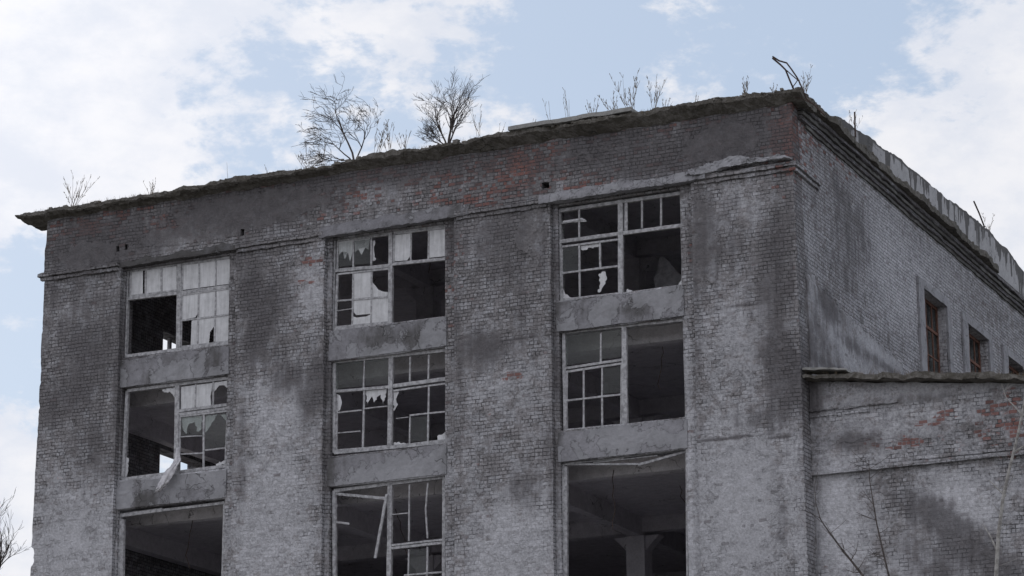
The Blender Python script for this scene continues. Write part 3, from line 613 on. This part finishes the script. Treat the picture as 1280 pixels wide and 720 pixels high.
# A2
z = (140, 460, 4.0)
WA2 = window(z, [(74, 113), (588, 48), (568, 490), (52, 556)], [(326, 84, 318, 522, .13), (332, 214, 582, 182, .08), (330, 232, 580, 200, .07)],
  [[(418, 80, 416, 205, b), (506, 68, 504, 190, b)], [(340, 240, 334, 512, .06), (340, 242, 580, 214, .05), (458, 232, 456, 500, b+.01), (340, 344, 450, 338, .03), (338, 431, 455, 425, .035), (465, 411, 572, 398, .04)]],
  [('film', [(346, 95), (415, 86), (414, 205), (345, 214)]), ('film', [(420, 85), (502, 75), (498, 115), (492, 140), (497, 195), (420, 204)]), ('film', [(508, 74), (584, 62), (582, 108), (560, 85), (535, 88), (512, 118)]),
   ('glass', [(345, 246), (452, 240), (448, 336), (345, 342)]), ('glass', [(466, 236), (575, 225), (570, 396), (466, 408)])],
  [[(345, 246), (452, 236), (450, 300), (430, 320), (412, 270), (390, 275), (370, 330), (352, 300)], [(455, 238), (528, 234), (505, 268), (485, 298), (470, 320), (462, 350), (455, 345)], [(545, 236), (578, 232), (578, 272), (560, 255)],
   [(250, 108), (318, 98), (314, 150), (306, 135), (290, 118), (262, 122)], [(64, 440), (84, 450), (74, 545), (60, 545)], [(520, 478), (570, 460), (568, 482), (520, 492)]])
# A3
z = (140, 570, 4.8)
WA3 = window(z, [(48, 356), (674, 280), (655, 980), (30, 1050)], [(48, 356, 300, 322, .10), (55, 380, 50, 760, .16)], [], [], fw=.07)
# B1
z = (380, 250, 3.129)
WB1 = window(z, [(118, 152), (566, 95), (560, 466), (110, 508)], [(338, 124, 336, 486, .11), (118, 276, 334, 256, .09), (344, 250, 562, 228, .08)],
  [[(132, 160, 328, 136, .04), (193, 152, 192, 262, b), (263, 144, 262, 255, b), (132, 160, 130, 268, .05)], [(352, 132, 350, 242, .05), (352, 132, 560, 107, .05), (418, 124, 417, 238, b), (487, 116, 486, 230, b), (555, 108, 553, 222, .04)],
   [(130, 290, 122, 500, .06), (130, 290, 330, 268, .05), (122, 498, 334, 478, .06), (192, 282, 188, 492, b), (264, 274, 262, 486, b), (122, 395, 332, 378, b), (130, 433, 188, 425, .025)]],
  [('film', [(134, 164), (190, 157), (190, 205), (180, 240), (172, 205), (160, 232), (150, 200), (138, 215)]), ('film', [(196, 157), (258, 150), (252, 195), (240, 185), (225, 215), (212, 192), (200, 205)]),
   ('glass', [(134, 170), (190, 162), (190, 256), (132, 262)]), ('glass', [(196, 160), (260, 152), (260, 248), (194, 255)]),
   ('film', [(354, 138), (416, 130), (414, 220), (404, 236), (352, 240)]), ('film', Rr(489, 120, 554, 226, -.1)),
   ('film', Rr(194, 286, 262, 386, -.1)), ('film', [(266, 320), (275, 330), (290, 350), (308, 358), (328, 360), (328, 374), (264, 382)]), ('film', [(192, 388), (262, 382), (260, 445), (205, 450), (195, 440)]), ('film', [(192, 455), (206, 460), (245, 455), (262, 446), (262, 482), (190, 488)]), ('film', Rr(266, 384, 330, 480, -.08))],
  [[(265, 160), (278, 158), (274, 200), (280, 235), (266, 240)]])
# B2
z = (380, 420, 2.4)
WB2 = window(z, [(90, 77), (428, 42), (428, 318), (90, 350)], [(260, 64, 256, 334, .12), (95, 166, 254, 152, .07), (266, 150, 426, 128, .10)],
  [[(181, 72, 178, 156, .035)], [(100, 175, 96, 345, .04), (98, 343, 250, 330, .05), (180, 162, 176, 334, .05), (100, 230, 172, 222, .035), (100, 291, 168, 285, .03), (180, 218, 250, 210, .03)],
   [(318, 62, 317, 138, b), (374, 56, 372, 132, b)], [(268, 164, 426, 142, .045), (268, 330, 424, 312, .05), (374, 150, 371, 316, b), (318, 238, 316, 322, .035), (316, 238, 426, 226, .04), (276, 247, 313, 243, .025)]],
  [('glass', Rr(96, 80, 176, 158, -.1)), ('glass', Rr(184, 70, 252, 150, -.1)), ('film', [(102, 176), (108, 178), (114, 200), (108, 222), (102, 226)]), ('glass', Rr(320, 245, 369, 318, -.1))],
  [[(180, 162), (245, 156), (246, 182), (236, 205), (230, 176), (218, 184), (210, 200), (204, 180), (190, 208), (186, 176)], [(266, 168), (284, 165), (276, 190), (282, 205), (270, 225)], [(270, 318), (300, 320), (320, 325), (300, 330), (270, 332)], [(400, 300), (414, 296), (426, 286), (426, 315), (400, 316)]])
# B3
z = (380, 570, 4.8)
WB3 = window(z, [(178, 208), (838, 124), (836, 800), (180, 880)], [(515, 170, 506, 840, .12), (525, 535, 838, 500, .05), (520, 553, 838, 518, .06)],
  [[(631, 172, 628, 510, .04), (742, 162, 728, 320, .04), (728, 320, 740, 492, .04), (530, 351, 622, 342, .03)], [(628, 560, 622, 820, .04), (740, 545, 736, 810, .045), (600, 715, 838, 695, .04)],
   [(190, 226, 490, 254, .07)], [(190, 396, 270, 406, .05)], [(188, 235, 186, 860, .05)]],
  [('glass', [(632, 565), (735, 552), (733, 700), (630, 712)])], [[(186, 240), (196, 270), (200, 350), (190, 362)]])
# C1
z = (660, 210, 2.665)
WC1 = window(z, [(102, 142), (516, 82), (516, 403), (108, 446)], [(307, 106, 308, 424, .13), (104, 245, 300, 218, .09), (316, 216, 514, 190, .09)],
  [[(170, 136, 170, 234, b), (112, 184, 190, 172, .03)], [(326, 112, 326, 208, .08), (379, 106, 379, 200, .05), (443, 98, 443, 192, .05), (322, 112, 512, 86, .04)],
   [(112, 262, 112, 440, .05), (112, 262, 298, 238, .05), (112, 438, 300, 418, .05), (170, 252, 172, 434, b), (239, 244, 240, 332, .05), (112, 350, 298, 326, .05)]],
  [('film', [(116, 176), (180, 166), (196, 178), (116, 184)]), ('glass', [(116, 266), (166, 258), (166, 345), (116, 350)])],
  [[(242, 248), (236, 262), (176, 272), (176, 258)], [(236, 352), (258, 345), (262, 372), (244, 408), (232, 414), (240, 380)], [(114, 400), (122, 415), (150, 434), (114, 437)], [(330, 402), (350, 410), (400, 408), (450, 402), (500, 390), (512, 372), (512, 400), (330, 418)]])
# C2
z = (660, 380, 2.119)
WC2 = window(z, [(94, 75), (416, 40), (420, 304), (98, 340)], [(254, 60, 256, 323, .13), (97, 170, 250, 147, .06)],
  [[(193, 76, 192, 156, .045)], [(98, 180, 250, 157, .05), (103, 182, 100, 336, .05), (100, 334, 248, 320, .06), (247, 160, 246, 320, .04), (147, 174, 147, 330, b), (196, 167, 196, 324, b), (100, 256, 246, 239, b)]],
  [('glass', Rr(98, 82, 190, 162, -.12)), ('glass', Rr(196, 72, 246, 146, -.12)), ('glass', Rr(200, 170, 244, 238, -.1))])
# C3
z = (680, 550, 4.235)
WC3 = window(z, [(103, 128), (752, 48), (760, 900), (105, 960)], [(108, 140, 108, 740, .14)],
  [[(110, 128, 500, 126, .05), (500, 130, 750, 60, .06)], [(150, 122, 420, 96, .03)], [(260, 120, 600, 82, .025)]], [], fw=.05)

# ------------------------------------------------------------------ loose things in the windows
def loose(name, mb, m_, label, cat, loc, **k): o = mb.build(name, m_, None, loc=tuple(loc)); return tag(o, label, cat, **k)
c = zc((380, 570, 4.8)); a_, b_ = at(*c(495, 228), Y=.15), at(*c(425, 612), Y=.04)
t_ = MB(); P_ = [a_+(b_-a_)*k/5 for k in range(6)]; V = []
t_.bar(a_, b_, .07, .04, 5); loose('window_bar', t_, 'wood', 'snapped wooden bar dangling loose inside the lowest middle window opening', 'wood bar', b_)
# cloth hanging over the sill
c = zc((140, 460, 4.0)); path = [(328, 402, .24, 14), (326, 450, .2, 22), (319, 478, .1, 46), (302, 495, -.02, 74), (286, 518, -.08, 70), (270, 556, -.09, 72), (256, 586, -.09, 66), (245, 604, -.08, 52), (239, 614, -.07, 18)]
V = []; F = []; nn_ = 28
for i, (x, y, Y, wd) in enumerate([tuple(np.array(path[k])+(np.array(path[k+1])-np.array(path[k]))*j/5) for k in range(len(path)-1) for j in range(5)]+[path[-1]]):
    p = at(*c(x, y), Y=Y); r = wd/4/47/2
    for k in range(nn_):
        an = 2*math.pi*k/nn_; f_ = 1+.28*math.sin(an*5+i*.10)+.15*math.sin(an*9-i*.17)
        V.append((p[0]+r*math.cos(an)*f_, p[1]+.045*math.sin(an)*f_, p[2]+r*.5*math.cos(an)*f_+.012*math.sin(i*1.7+k)))
rows = len(V)//nn_
for i in range(rows-1):
    for k in range(nn_): F.append((i*nn_+k, i*nn_+(k+1) % nn_, (i+1)*nn_+(k+1) % nn_, (i+1)*nn_+k))
F.append(tuple(range(nn_))[::-1]); F.append(tuple((rows-1)*nn_+k for k in range(nn_)))
tag(mesh('curtain', V, F, 'cloth', None, loc=tuple(at(*c(280, 540))), smooth=True), 'dirty pale curtain twisted out over the sill of the left window in the second row', 'curtain')

# ------------------------------------------------------------------ annex
AX = thing('brick_annex', 'lower whitewashed brick annex with mossy sloping coping and bare red bricks at the right corner', 'building', (5, 6, 0))
def ztop(x): return 18.05-.118*x
V, F = gridbox(seqs([.01, 9.5], .08), [.60, 1.0], zf[:-1]+seq(12.6, 15.80, .08)); V = wob(V, .012, 1.8, 301, .8); mesh('wall', V, F, 'brick', AX, masks=masks_annex)
V, F = gridbox(seqs([.01, 9.5], .08), [.52, 1.0], seq(0, 1, .04)); V[:, 2] = 15.80+(ztop(V[:, 0])-.02-15.8)*V[:, 2]
V[:, 1] += np.where(V[:, 1] < .6, -.03*(vnoise(V, 1.5, 303) > .0)*(V[:, 2] > 17.35), 0)
V = wob(V, .014, 1.8, 302, 1.); mesh('upper_wall', V, F, 'brick', AX, masks=masks_annex)
for z_, a_, b_, d_ in ((17.28, .01, 2.2, .05), (17.14, .01, 1.5, .03), (15.74, .01, 9.5, .06), (15.86, 2.5, 9.5, .03)):
    V, F = gridbox(seq(a_, b_, .07), [.52-d_, .53], seq(z_, z_+.09, .045)); V = wob(V, .012, 3., 310, 1.); mesh('brick_course', V, F, 'brick', AX, masks=masks_annex)
V, F = gridbox(seqs([.01, 9.6], .07), seqs([.16, 1.3], .12), seqs([0, .11], .065))
V[:, 2] += ztop(V[:, 0])+.05*vnoise(V*np.array([1, 1, 0]), 1.3, 320)*(V[:, 2] > .1)+.03*vnoise(V*np.array([1, 1, 0]), 7, 321)
V[:, 1] += np.where(V[:, 1] < .2, .08*vnoise(V*np.array([1, 0, 0]), 1.8, 322)+.05*vnoise(V*np.array([1, 0, 0]), 6, 323), 0)
V = wob(V, .018, 5, 324, 1.); mesh('coping', V, F, 'cornice', AX, masks=masks_zero)
V, F = gridbox([.02, 9.5], [1.0, 12.], [0, .1]); V[:, 2] += ztop(V[:, 0])-.05; mesh('roof', V, F, 'cornice', AX, masks=masks_zero)
V, F = gridbox([9.2, 9.5], seq(1.01, 12, .5), [0, 16.8]); mesh('side_wall', V, F, 'brick', AX, masks=masks_annex)
V, F = gridbox(seq(.02, 1.1, .1), seqs([.03, .6], .1), [0, .05]); V[:, 2] += ztop(V[:, 0])+.19; V[:,1]+=.05; V = wob(V, .02, 4, 333, 1.); mesh('coping_slab', V, F, 'slab', AX, masks=masks_zero)

# ------------------------------------------------------------------ plants
def grow(mb, p, d, r, L, depth, rnd, spread=.6, up=.15, kids=(2, 4), wig=.16, taper=.62, rmin=.003, bend=Vector((0, 0, 0))):
    n_ = 5; pts = [p.copy()]; d = d.normalized()
    for k in range(n_):
        d = (d+Vector((rnd.uniform(-wig, wig), rnd.uniform(-wig, wig), rnd.uniform(-wig, wig)+up*.3))+bend*.2).normalized(); p = p+d*L/n_; pts.append(p.copy())
    rr = [max(rmin, r*(1-(1-taper)*k/n_)) for k in range(n_+1)]
    if depth == 0: rr[-1] = rmin*.5
    mb.tube(pts, rr, 5 if r > .01 else 4)
    if depth == 0: return
    for q in range(rnd.randint(*kids)):
        k = rnd.randint(1, n_) if q else n_; ax = Vector((rnd.uniform(-1, 1), rnd.uniform(-1, 1)*.8, rnd.uniform(-.5, .6)))
        nd = (d+ax*spread).normalized(); grow(mb, pts[k], nd, rr[k]*.72, L*rnd.uniform(.55, .85), depth-1, rnd, spread, up, kids, wig, taper, rmin, bend)
def tree(name, px, Y, h, label, cat, m_, seed, stems, depth=4, r=.035, group=None, spread=.6, up=.15, kids=(2, 4), rmin=.0035, bend=Vector((0, 0, 0)), z=None, frac=.42, wig=.16):
    p = at(*px, Y=Y)
    if z is not None: p[2] = z
    T = thing(name, label, cat, tuple(p), group); rnd = random.Random(seed); mb = MB(); cr = MB()
    for (dx, dz, k) in stems:
        d = Vector((dx, rnd.uniform(-.15, .15), dz)).normalized(); L = h*k*frac
        n_ = 4; pts = [Vector(p)-Vector((0, 0, .12))]; q = Vector(p); dd = d.copy()
        for j in range(n_):
            dd = (dd+Vector((rnd.uniform(-.1, .1), rnd.uniform(-.1, .1), .05))+bend*.12).normalized(); q = q+dd*L/n_; pts.append(q.copy())
        rs = [r*k*(1-.4*j/n_) for j in range(n_+1)]; mb.tube(pts, rs, 6)
        for j in range(2, n_+1):
            for _ in range(rnd.randint(1, 2)+(j == n_)):
                ax = Vector((rnd.uniform(-1, 1), rnd.uniform(-.8, .8), rnd.uniform(-.3, .5)))
                grow(cr, pts[j], (dd+ax*spread).normalized(), rs[j]*.7, L*rnd.uniform(.45, .7), depth-1, rnd, spread, up, kids, wig, .62, rmin, bend)
    mb.build('trunk', m_, T); cr.build('crown', m_, T); return T
ZR = 25.22
tree('bare_tree', (444, 199), .05, 2.75, 'bare sapling with drooping twigs leaning left on the roof edge', 'tree', 'bark', 12,
     [(-.35, 1, 1.0), (.45, 1, .72), (-1.0, .7, .75), (-1.3, .35, .6)], 5, .030, bend=Vector((-.26, 0, 0)), spread=.85, kids=(2, 3), rmin=.004, z=ZR, up=.06, wig=.22)
tree('bare_tree', (560, 176), .05, 2.3, 'dense bare sapling with upright fan of twigs on the roof edge', 'tree', 'bark', 5,
     [(.02, 1, 1.0), (.45, 1, .75), (-.5, 1, .8), (-.9, .7, .6), (-1.1, .45, .5), (.15, 1, .9)], 4, .034, spread=.85, kids=(2, 4), rmin=.0038, z=ZR, up=.12, frac=.40)
def weed(px, h, label, seed, n=5, lean=0., fan=.35, Y=-.05, name='dry_weed', z=ZR, twig=4, r=.007):
    p = at(*px, Y=Y); p[2] = z; rnd = random.Random(seed); mb = MB()
    for k in range(n):
        d = Vector((lean+rnd.uniform(-fan, fan), rnd.uniform(-.2, .2), 1)).normalized(); q = Vector(p)+Vector((rnd.uniform(-.07, .07), rnd.uniform(-.03, .03), -.06)); L = h*1.4*rnd.uniform(.5, 1.05); pts = [q.copy()]
        for j in range(6): d = (d+Vector((rnd.uniform(-.09, .09), rnd.uniform(-.06, .06), .02))).normalized(); q = q+d*L/6; pts.append(q.copy())
        mb.tube(pts, [r*(1-.1*j) for j in range(7)], 4)
        for j in range(2, 7):
            for _ in range(rnd.randint(0, twig) if twig else 0):
                e = (d+Vector((rnd.uniform(-.7, .7), rnd.uniform(-.4, .4), rnd.uniform(-.1, .5)))).normalized(); l = L*rnd.uniform(.06, .2)*(1.2 if j < 5 else .7); s_ = pts[j]
                mb.tube([s_, s_+e*l*.6, s_+e*l+Vector((0, 0, l*.15))], [.0055, .005, .004], 3)
                if rnd.random() < .35:
                    f_ = s_+e*l; mb.tube([f_-e*.012, f_, f_+e*.018], [.003, .010, .003], 4)
    return tag(mb.build(name, 'dry', None, loc=tuple(p)), label, 'weed', 'dry weeds growing along the roof edge')
for i, (x, y, h, n, fan, lean, lb, tw) in enumerate([
    (92, 254, .72, 11, .75, .05, 'clump of dry stalks at the far left end of the roof edge', 3), (188, 238, .38, 7, .6, .0, 'sparse dry weed between the far left clump and the thin lone stalk', 2),
    (287, 219, .52, 1, .1, -.05, 'lone thin stalk on the roof edge above the left windows', 0), (333, 214, .34, 2, .2, -.3, 'short forked stalk left of the leaning sapling', 1),
    (385, 205, .62, 5, .5, -.45, 'low twiggy weed at the left foot of the leaning sapling', 4), (402, 204, .95, 3, .25, -.1, 'tall weed standing in front of the leaning sapling', 3), (470, 190, .8, 6, .45, .1, 'seed headed weeds just right of the leaning sapling', 4), (488, 187, .85, 6, .35, -.1, 'tall seed headed weeds midway between the two saplings', 3),
    (508, 184, .7, 5, .4, -.15, 'weed stalks just left of the dense sapling', 3), (600, 172, .75, 4, .5, .15, 'weed stalks just right of the dense sapling', 2), (622, 166, .45, 2, .5, .2, 'small weed left of the pale slab on the roof edge', 2),
    (664, 160, .34, 2, .5, 0, 'small forked weed at the left end of the pale slab', 2), (688, 156, .62, 3, .15, -.1, 'thin weeds above the middle of the pale slab', 1), (710, 153, .95, 4, .12, -.05, 'tallest thin stalks standing above the pale slab', 1), (740, 150, .55, 6, .35, .05, 'feathery weed at the right end of the pale slab', 3),
    (772, 144, .55, 5, .45, -.5, 'bushy weed leaning left right of the pale slab', 4), (791, 139, .98, 6, .22, -.1, 'tallest bushy dry weed on the right half of the roof', 5), (818, 136, .92, 6, .25, .05, 'second bushy weed, right of the tallest one', 4), (832, 131, .3, 4, .5, .1, 'low grass like weed right of the pair of bushy weeds', 2),
    (866, 128, .3, 3, .3, 0., 'short weed midway along the right half of the roof edge', 1), (928, 116, .46, 5, .4, .05, 'small branching weed left of the bent reinforcement bars', 5), (968, 111, .22, 5, .6, 0, 'low weed at the roof corner beside the bent bars', 2), (1006, 112, .75, 5, .3, .1, 'pale weed behind the bent bars at the corner', 4)]):
    weed((x, y), h, lb, 100+i, n, lean, fan, twig=tw, Y=-.05 if x < 990 else .8, z=ZR+(.0 if x > 640 else 0))
p = ats(1066, 165, -.2); weed((1066, 165), .5, 'faint weed around the upright rod on the side parapet', 300, 4, 0, .5, Y=p[1], z=p[2]-.1, twig=3, r=.004)
p = ats(1236, 290, -.2); weed((1236, 290), .5, 'faint weed behind the leaning rod on the side parapet', 301, 4, 0, .6, Y=p[1], z=p[2]-.1, twig=3, r=.004)
# grass fringe on the roof edge
rnd = random.Random(3); mb = MB()
for k in range(5200):
    if rnd.random() < .8: x = rnd.uniform(FX0-.3, .2); y = rnd.uniform(-.30, .3)
    else: x = rnd.uniform(-.2, .25); y = rnd.uniform(0, 12)
    if vnoise(np.array([[x, y, 0]]), .8, 77)[0] < -.1+rnd.uniform(-.3, .3): continue
    h = rnd.uniform(.03, .16); zz = 25.20 if x > -12.4 else 25.13; q = Vector((x, y, zz-.02)); d = Vector((rnd.uniform(-.5, .5), rnd.uniform(-.5, .3), 1)).normalized()
    s_ = .006; mb.add([q+Vector((-s_, 0, 0)), q+Vector((s_, 0, 0)), q+d*h, q+Vector((0, s_, 0))], [(0, 1, 2), (1, 3, 2), (3, 0, 2)])
tag(mb.build('dry_grass', 'dry', None, loc=(-10, 0, 25.2)), 'short dry grass tufts along the crumbling roof edge', 'grass', kind='stuff')
mb = MB(); 
for k in range(900):
    x = rnd.uniform(.05, 9.3); y = rnd.uniform(.15, 1.0); h = rnd.uniform(.03, .16); q = Vector((x, y, ztop(x)+.12)); d = Vector((rnd.uniform(-.6, .6), rnd.uniform(-.6, .2), 1)).normalized(); s_ = .006
    mb.add([q+Vector((-s_, 0, 0)), q+Vector((s_, 0, 0)), q+d*h, q+Vector((0, s_, 0))], [(0, 1, 2), (1, 3, 2), (3, 0, 2)])
tag(mb.build('dry_grass', 'dry', None, loc=(5, .5, 18)), 'thin dry grass on the mossy coping of the annex', 'grass', kind='stuff')
# rubble lumps on the roof edge
mb = MB(); import itertools
for k in range(420):
    x = rnd.uniform(FX0-.5, .25); y = rnd.uniform(-.3, .2); 
    if k > 300: x = rnd.uniform(-.1, .3); y = rnd.uniform(0, 16)
    if vnoise(np.array([[x, y, 0]]), .6, 79)[0] < -.15: continue
    s_ = rnd.uniform(.02, .07); zz = 25.2 if x > -12.4 else 25.13
    V = [Vector((x+sx_*s_*rnd.uniform(.6, 1.4), y+sy_*s_*rnd.uniform(.6, 1.3), zz+s_*.2+sz_*s_*rnd.uniform(.4, .8))) for sz_ in (-1, 1) for sy_ in (-1, 1) for sx_ in (-1, 1)]
    mb.add(V, [(0, 2, 3, 1), (4, 5, 7, 6), (0, 1, 5, 4), (2, 6, 7, 3), (0, 4, 6, 2), (1, 3, 7, 5)])
tag(mb.build('rubble', 'cornice', None, loc=(-10, 0, 25.2)), 'small lumps of brick rubble and moss along the roof edge', 'rubble', kind='stuff')

# ------------------------------------------------------------------ iron on the roof
c = zc((900, 60, 3.0)); Yb = -.12
T = thing('reinforcement_bars', 'bent rusty reinforcement bars sticking up from the roof corner', 'rebar', tuple(at(*c(290, 165), Y=Yb)))
def chain(pts, r, Y=Yb): return [at(*c(x, y), Y=Y+.02*k) for k, (x, y) in enumerate(pts)]
MB().tube(chain([(197, 32), (222, 48), (250, 56), (268, 80), (290, 112), (308, 150), (325, 192), (356, 215), (392, 252)], 0), .021, 6).build('long_bar', 'rust', T)
MB().tube(chain([(197, 38), (226, 62), (246, 82), (262, 122), (284, 172)], 0), .024, 6).build('short_bar', 'rust', T)
q = MB(); q.tube(chain([(250, 84), (270, 102), (294, 122)], 0), .014, 5); q.tube(chain([(270, 150), (286, 128), (292, 118)], 0), .013, 5); q.tube(chain([(270, 155), (300, 160), (332, 178)], 0), .011, 5); q.tube(chain([(280, 185), (310, 190), (345, 210)], 0), .010, 5); q.build('tie_wire', 'rust', T)
for (pts, X, lb) in [(((505, 240), (506, 285), (508, 335)), -.05, 'upright iron rod on the side parapet near the roof corner'), (((952, 575), (972, 620), (992, 672)), -.25, 'thin iron rod leaning left far along the side parapet')]:
    P_ = [ats(*c(*p), X=X) for p in pts]; loose('iron_rod', MB().tube(P_, .024, 6), 'rust', lb, 'rod', P_[-1])

# ------------------------------------------------------------------ trees in front of the annex and at the left
def whip(pts, Y, r0, r1, twigs, m_, label, seed, cat='sapling', g_='bare saplings in front of the annex'):
    P_ = [Vector(at(x, y, Y=Y)) for x, y in pts]; base = P_[0]+(P_[0]-P_[1]).normalized()*1.0; root = Vector((base.x+(base.x-P_[-1].x)*.5, Y, 0)); rnd = random.Random(seed)
    T = thing('bare_sapling', label, cat, tuple(root), g_); full = [root, root.lerp(base, .5)+Vector((.1, 0, 0)), base]+P_; n_ = len(full)
    nx = n_-1; rs = [r0*2.2, r0*1.6, r0*1.1]+[r0+(r1-r0)*k/(len(P_)-1) for k in range(len(P_))]
    MB().tube(full, rs, 7).build('trunk', m_, T); tw = MB()
    for (pp) in twigs:
        Q = [Vector(at(x, y, Y=Y+.05*k)) for k, (x, y) in enumerate(pp)]; tw.tube(Q, [max(.004, r1*1.3*(1-k/len(Q))) for k in range(len(Q))], 4)
        for _ in range(4):
            s_ = Q[rnd.randint(0, len(Q)-2)].lerp(Q[-1], rnd.random()*.6); e = Vector((rnd.uniform(-1, 1), rnd.uniform(-.5, .5), rnd.uniform(.0, 1))).normalized()*rnd.uniform(.12, .3); tw.tube([s_, s_+e*.5, s_+e], [.004, .0035, .0025], 3)
    for _ in range(9):
        k = rnd.randint(3, n_-2); s_ = full[k].lerp(full[k+1], rnd.random()); sg = rnd.choice((-1, 1)); e = Vector((sg*rnd.uniform(.3, 1), rnd.uniform(-.4, .4), rnd.uniform(.2, .9))).normalized()*rnd.uniform(.15, .5); m1 = s_+e*.5+Vector((0, 0, .02)); tw.tube([s_, m1, s_+e+Vector((0, 0, .06))], [.006, .0045, .003], 3)
    tw.build('crown', m_, T)
whip([(1245, 722), (1248, 668), (1254, 622), (1262, 585), (1272, 545), (1280, 505), (1284, 470)], -12, .040, .018, [[(1247, 690), (1238, 670), (1228, 655)], [(1257, 620), (1248, 612), (1236, 600)], [(1268, 565), (1276, 560), (1290, 552)], [(1279, 520), (1268, 508), (1258, 498), (1252, 480)]], 'birch', 'pale thin sapling rising in front of the red bricks of the annex', 41)
whip([(1112, 724), (1104, 690), (1096, 655), (1091, 625), (1087, 600), (1086, 575)], -14, .018, .006, [[(1095, 650), (1082, 646), (1070, 640)], [(1104, 695), (1094, 692), (1084, 695)], [(1091, 630), (1085, 622), (1078, 612)]], 'bark', 'dark thin sapling in the middle of the annex wall', 42)
whip([(1082, 724), (1068, 706), (1052, 686), (1040, 670), (1030, 656), (1024, 646)], -14, .024, .008, [[(1056, 692), (1054, 682), (1051, 672)], [(1064, 700), (1070, 690), (1073, 676)], [(1026, 650), (1020, 630), (1018, 608), (1022, 590)], [(1075, 715), (1068, 716), (1058, 712)]], 'bark', 'dark sapling leaning left toward the corner of the annex', 43)
tree('bare_tree', (-14, 738), 8., 2.9, 'grey bare tree crown beyond the lower left corner of the factory', 'tree', 'bark', 9, [(.1, 1, 1.0), (.35, 1, .9), (-.3, 1, 1.), (.6, .8, .8), (.5, 1, .6)], 4, .05, spread=.6, kids=(2, 3), rmin=.0048, up=.1)
T = bpy.data.objects[[o.name for o in bpy.data.objects if o.type == 'EMPTY' and 'lower left corner' in o.get('label', '')][0]]
pt = T.location; MB().tube([(pt.x-.4, pt.y, 0), (pt.x-.2, pt.y, pt.z*.5), (pt.x, pt.y, pt.z+.05)], [.26, .16, .07], 9).build('lower_trunk', 'bark', T)
# put its origin at the foot of the trunk
dz = T.location.copy(); foot = Vector((dz.x, dz.y, 0)); off = dz-foot
for ch in T.children: ch.location += off
T.location = foot
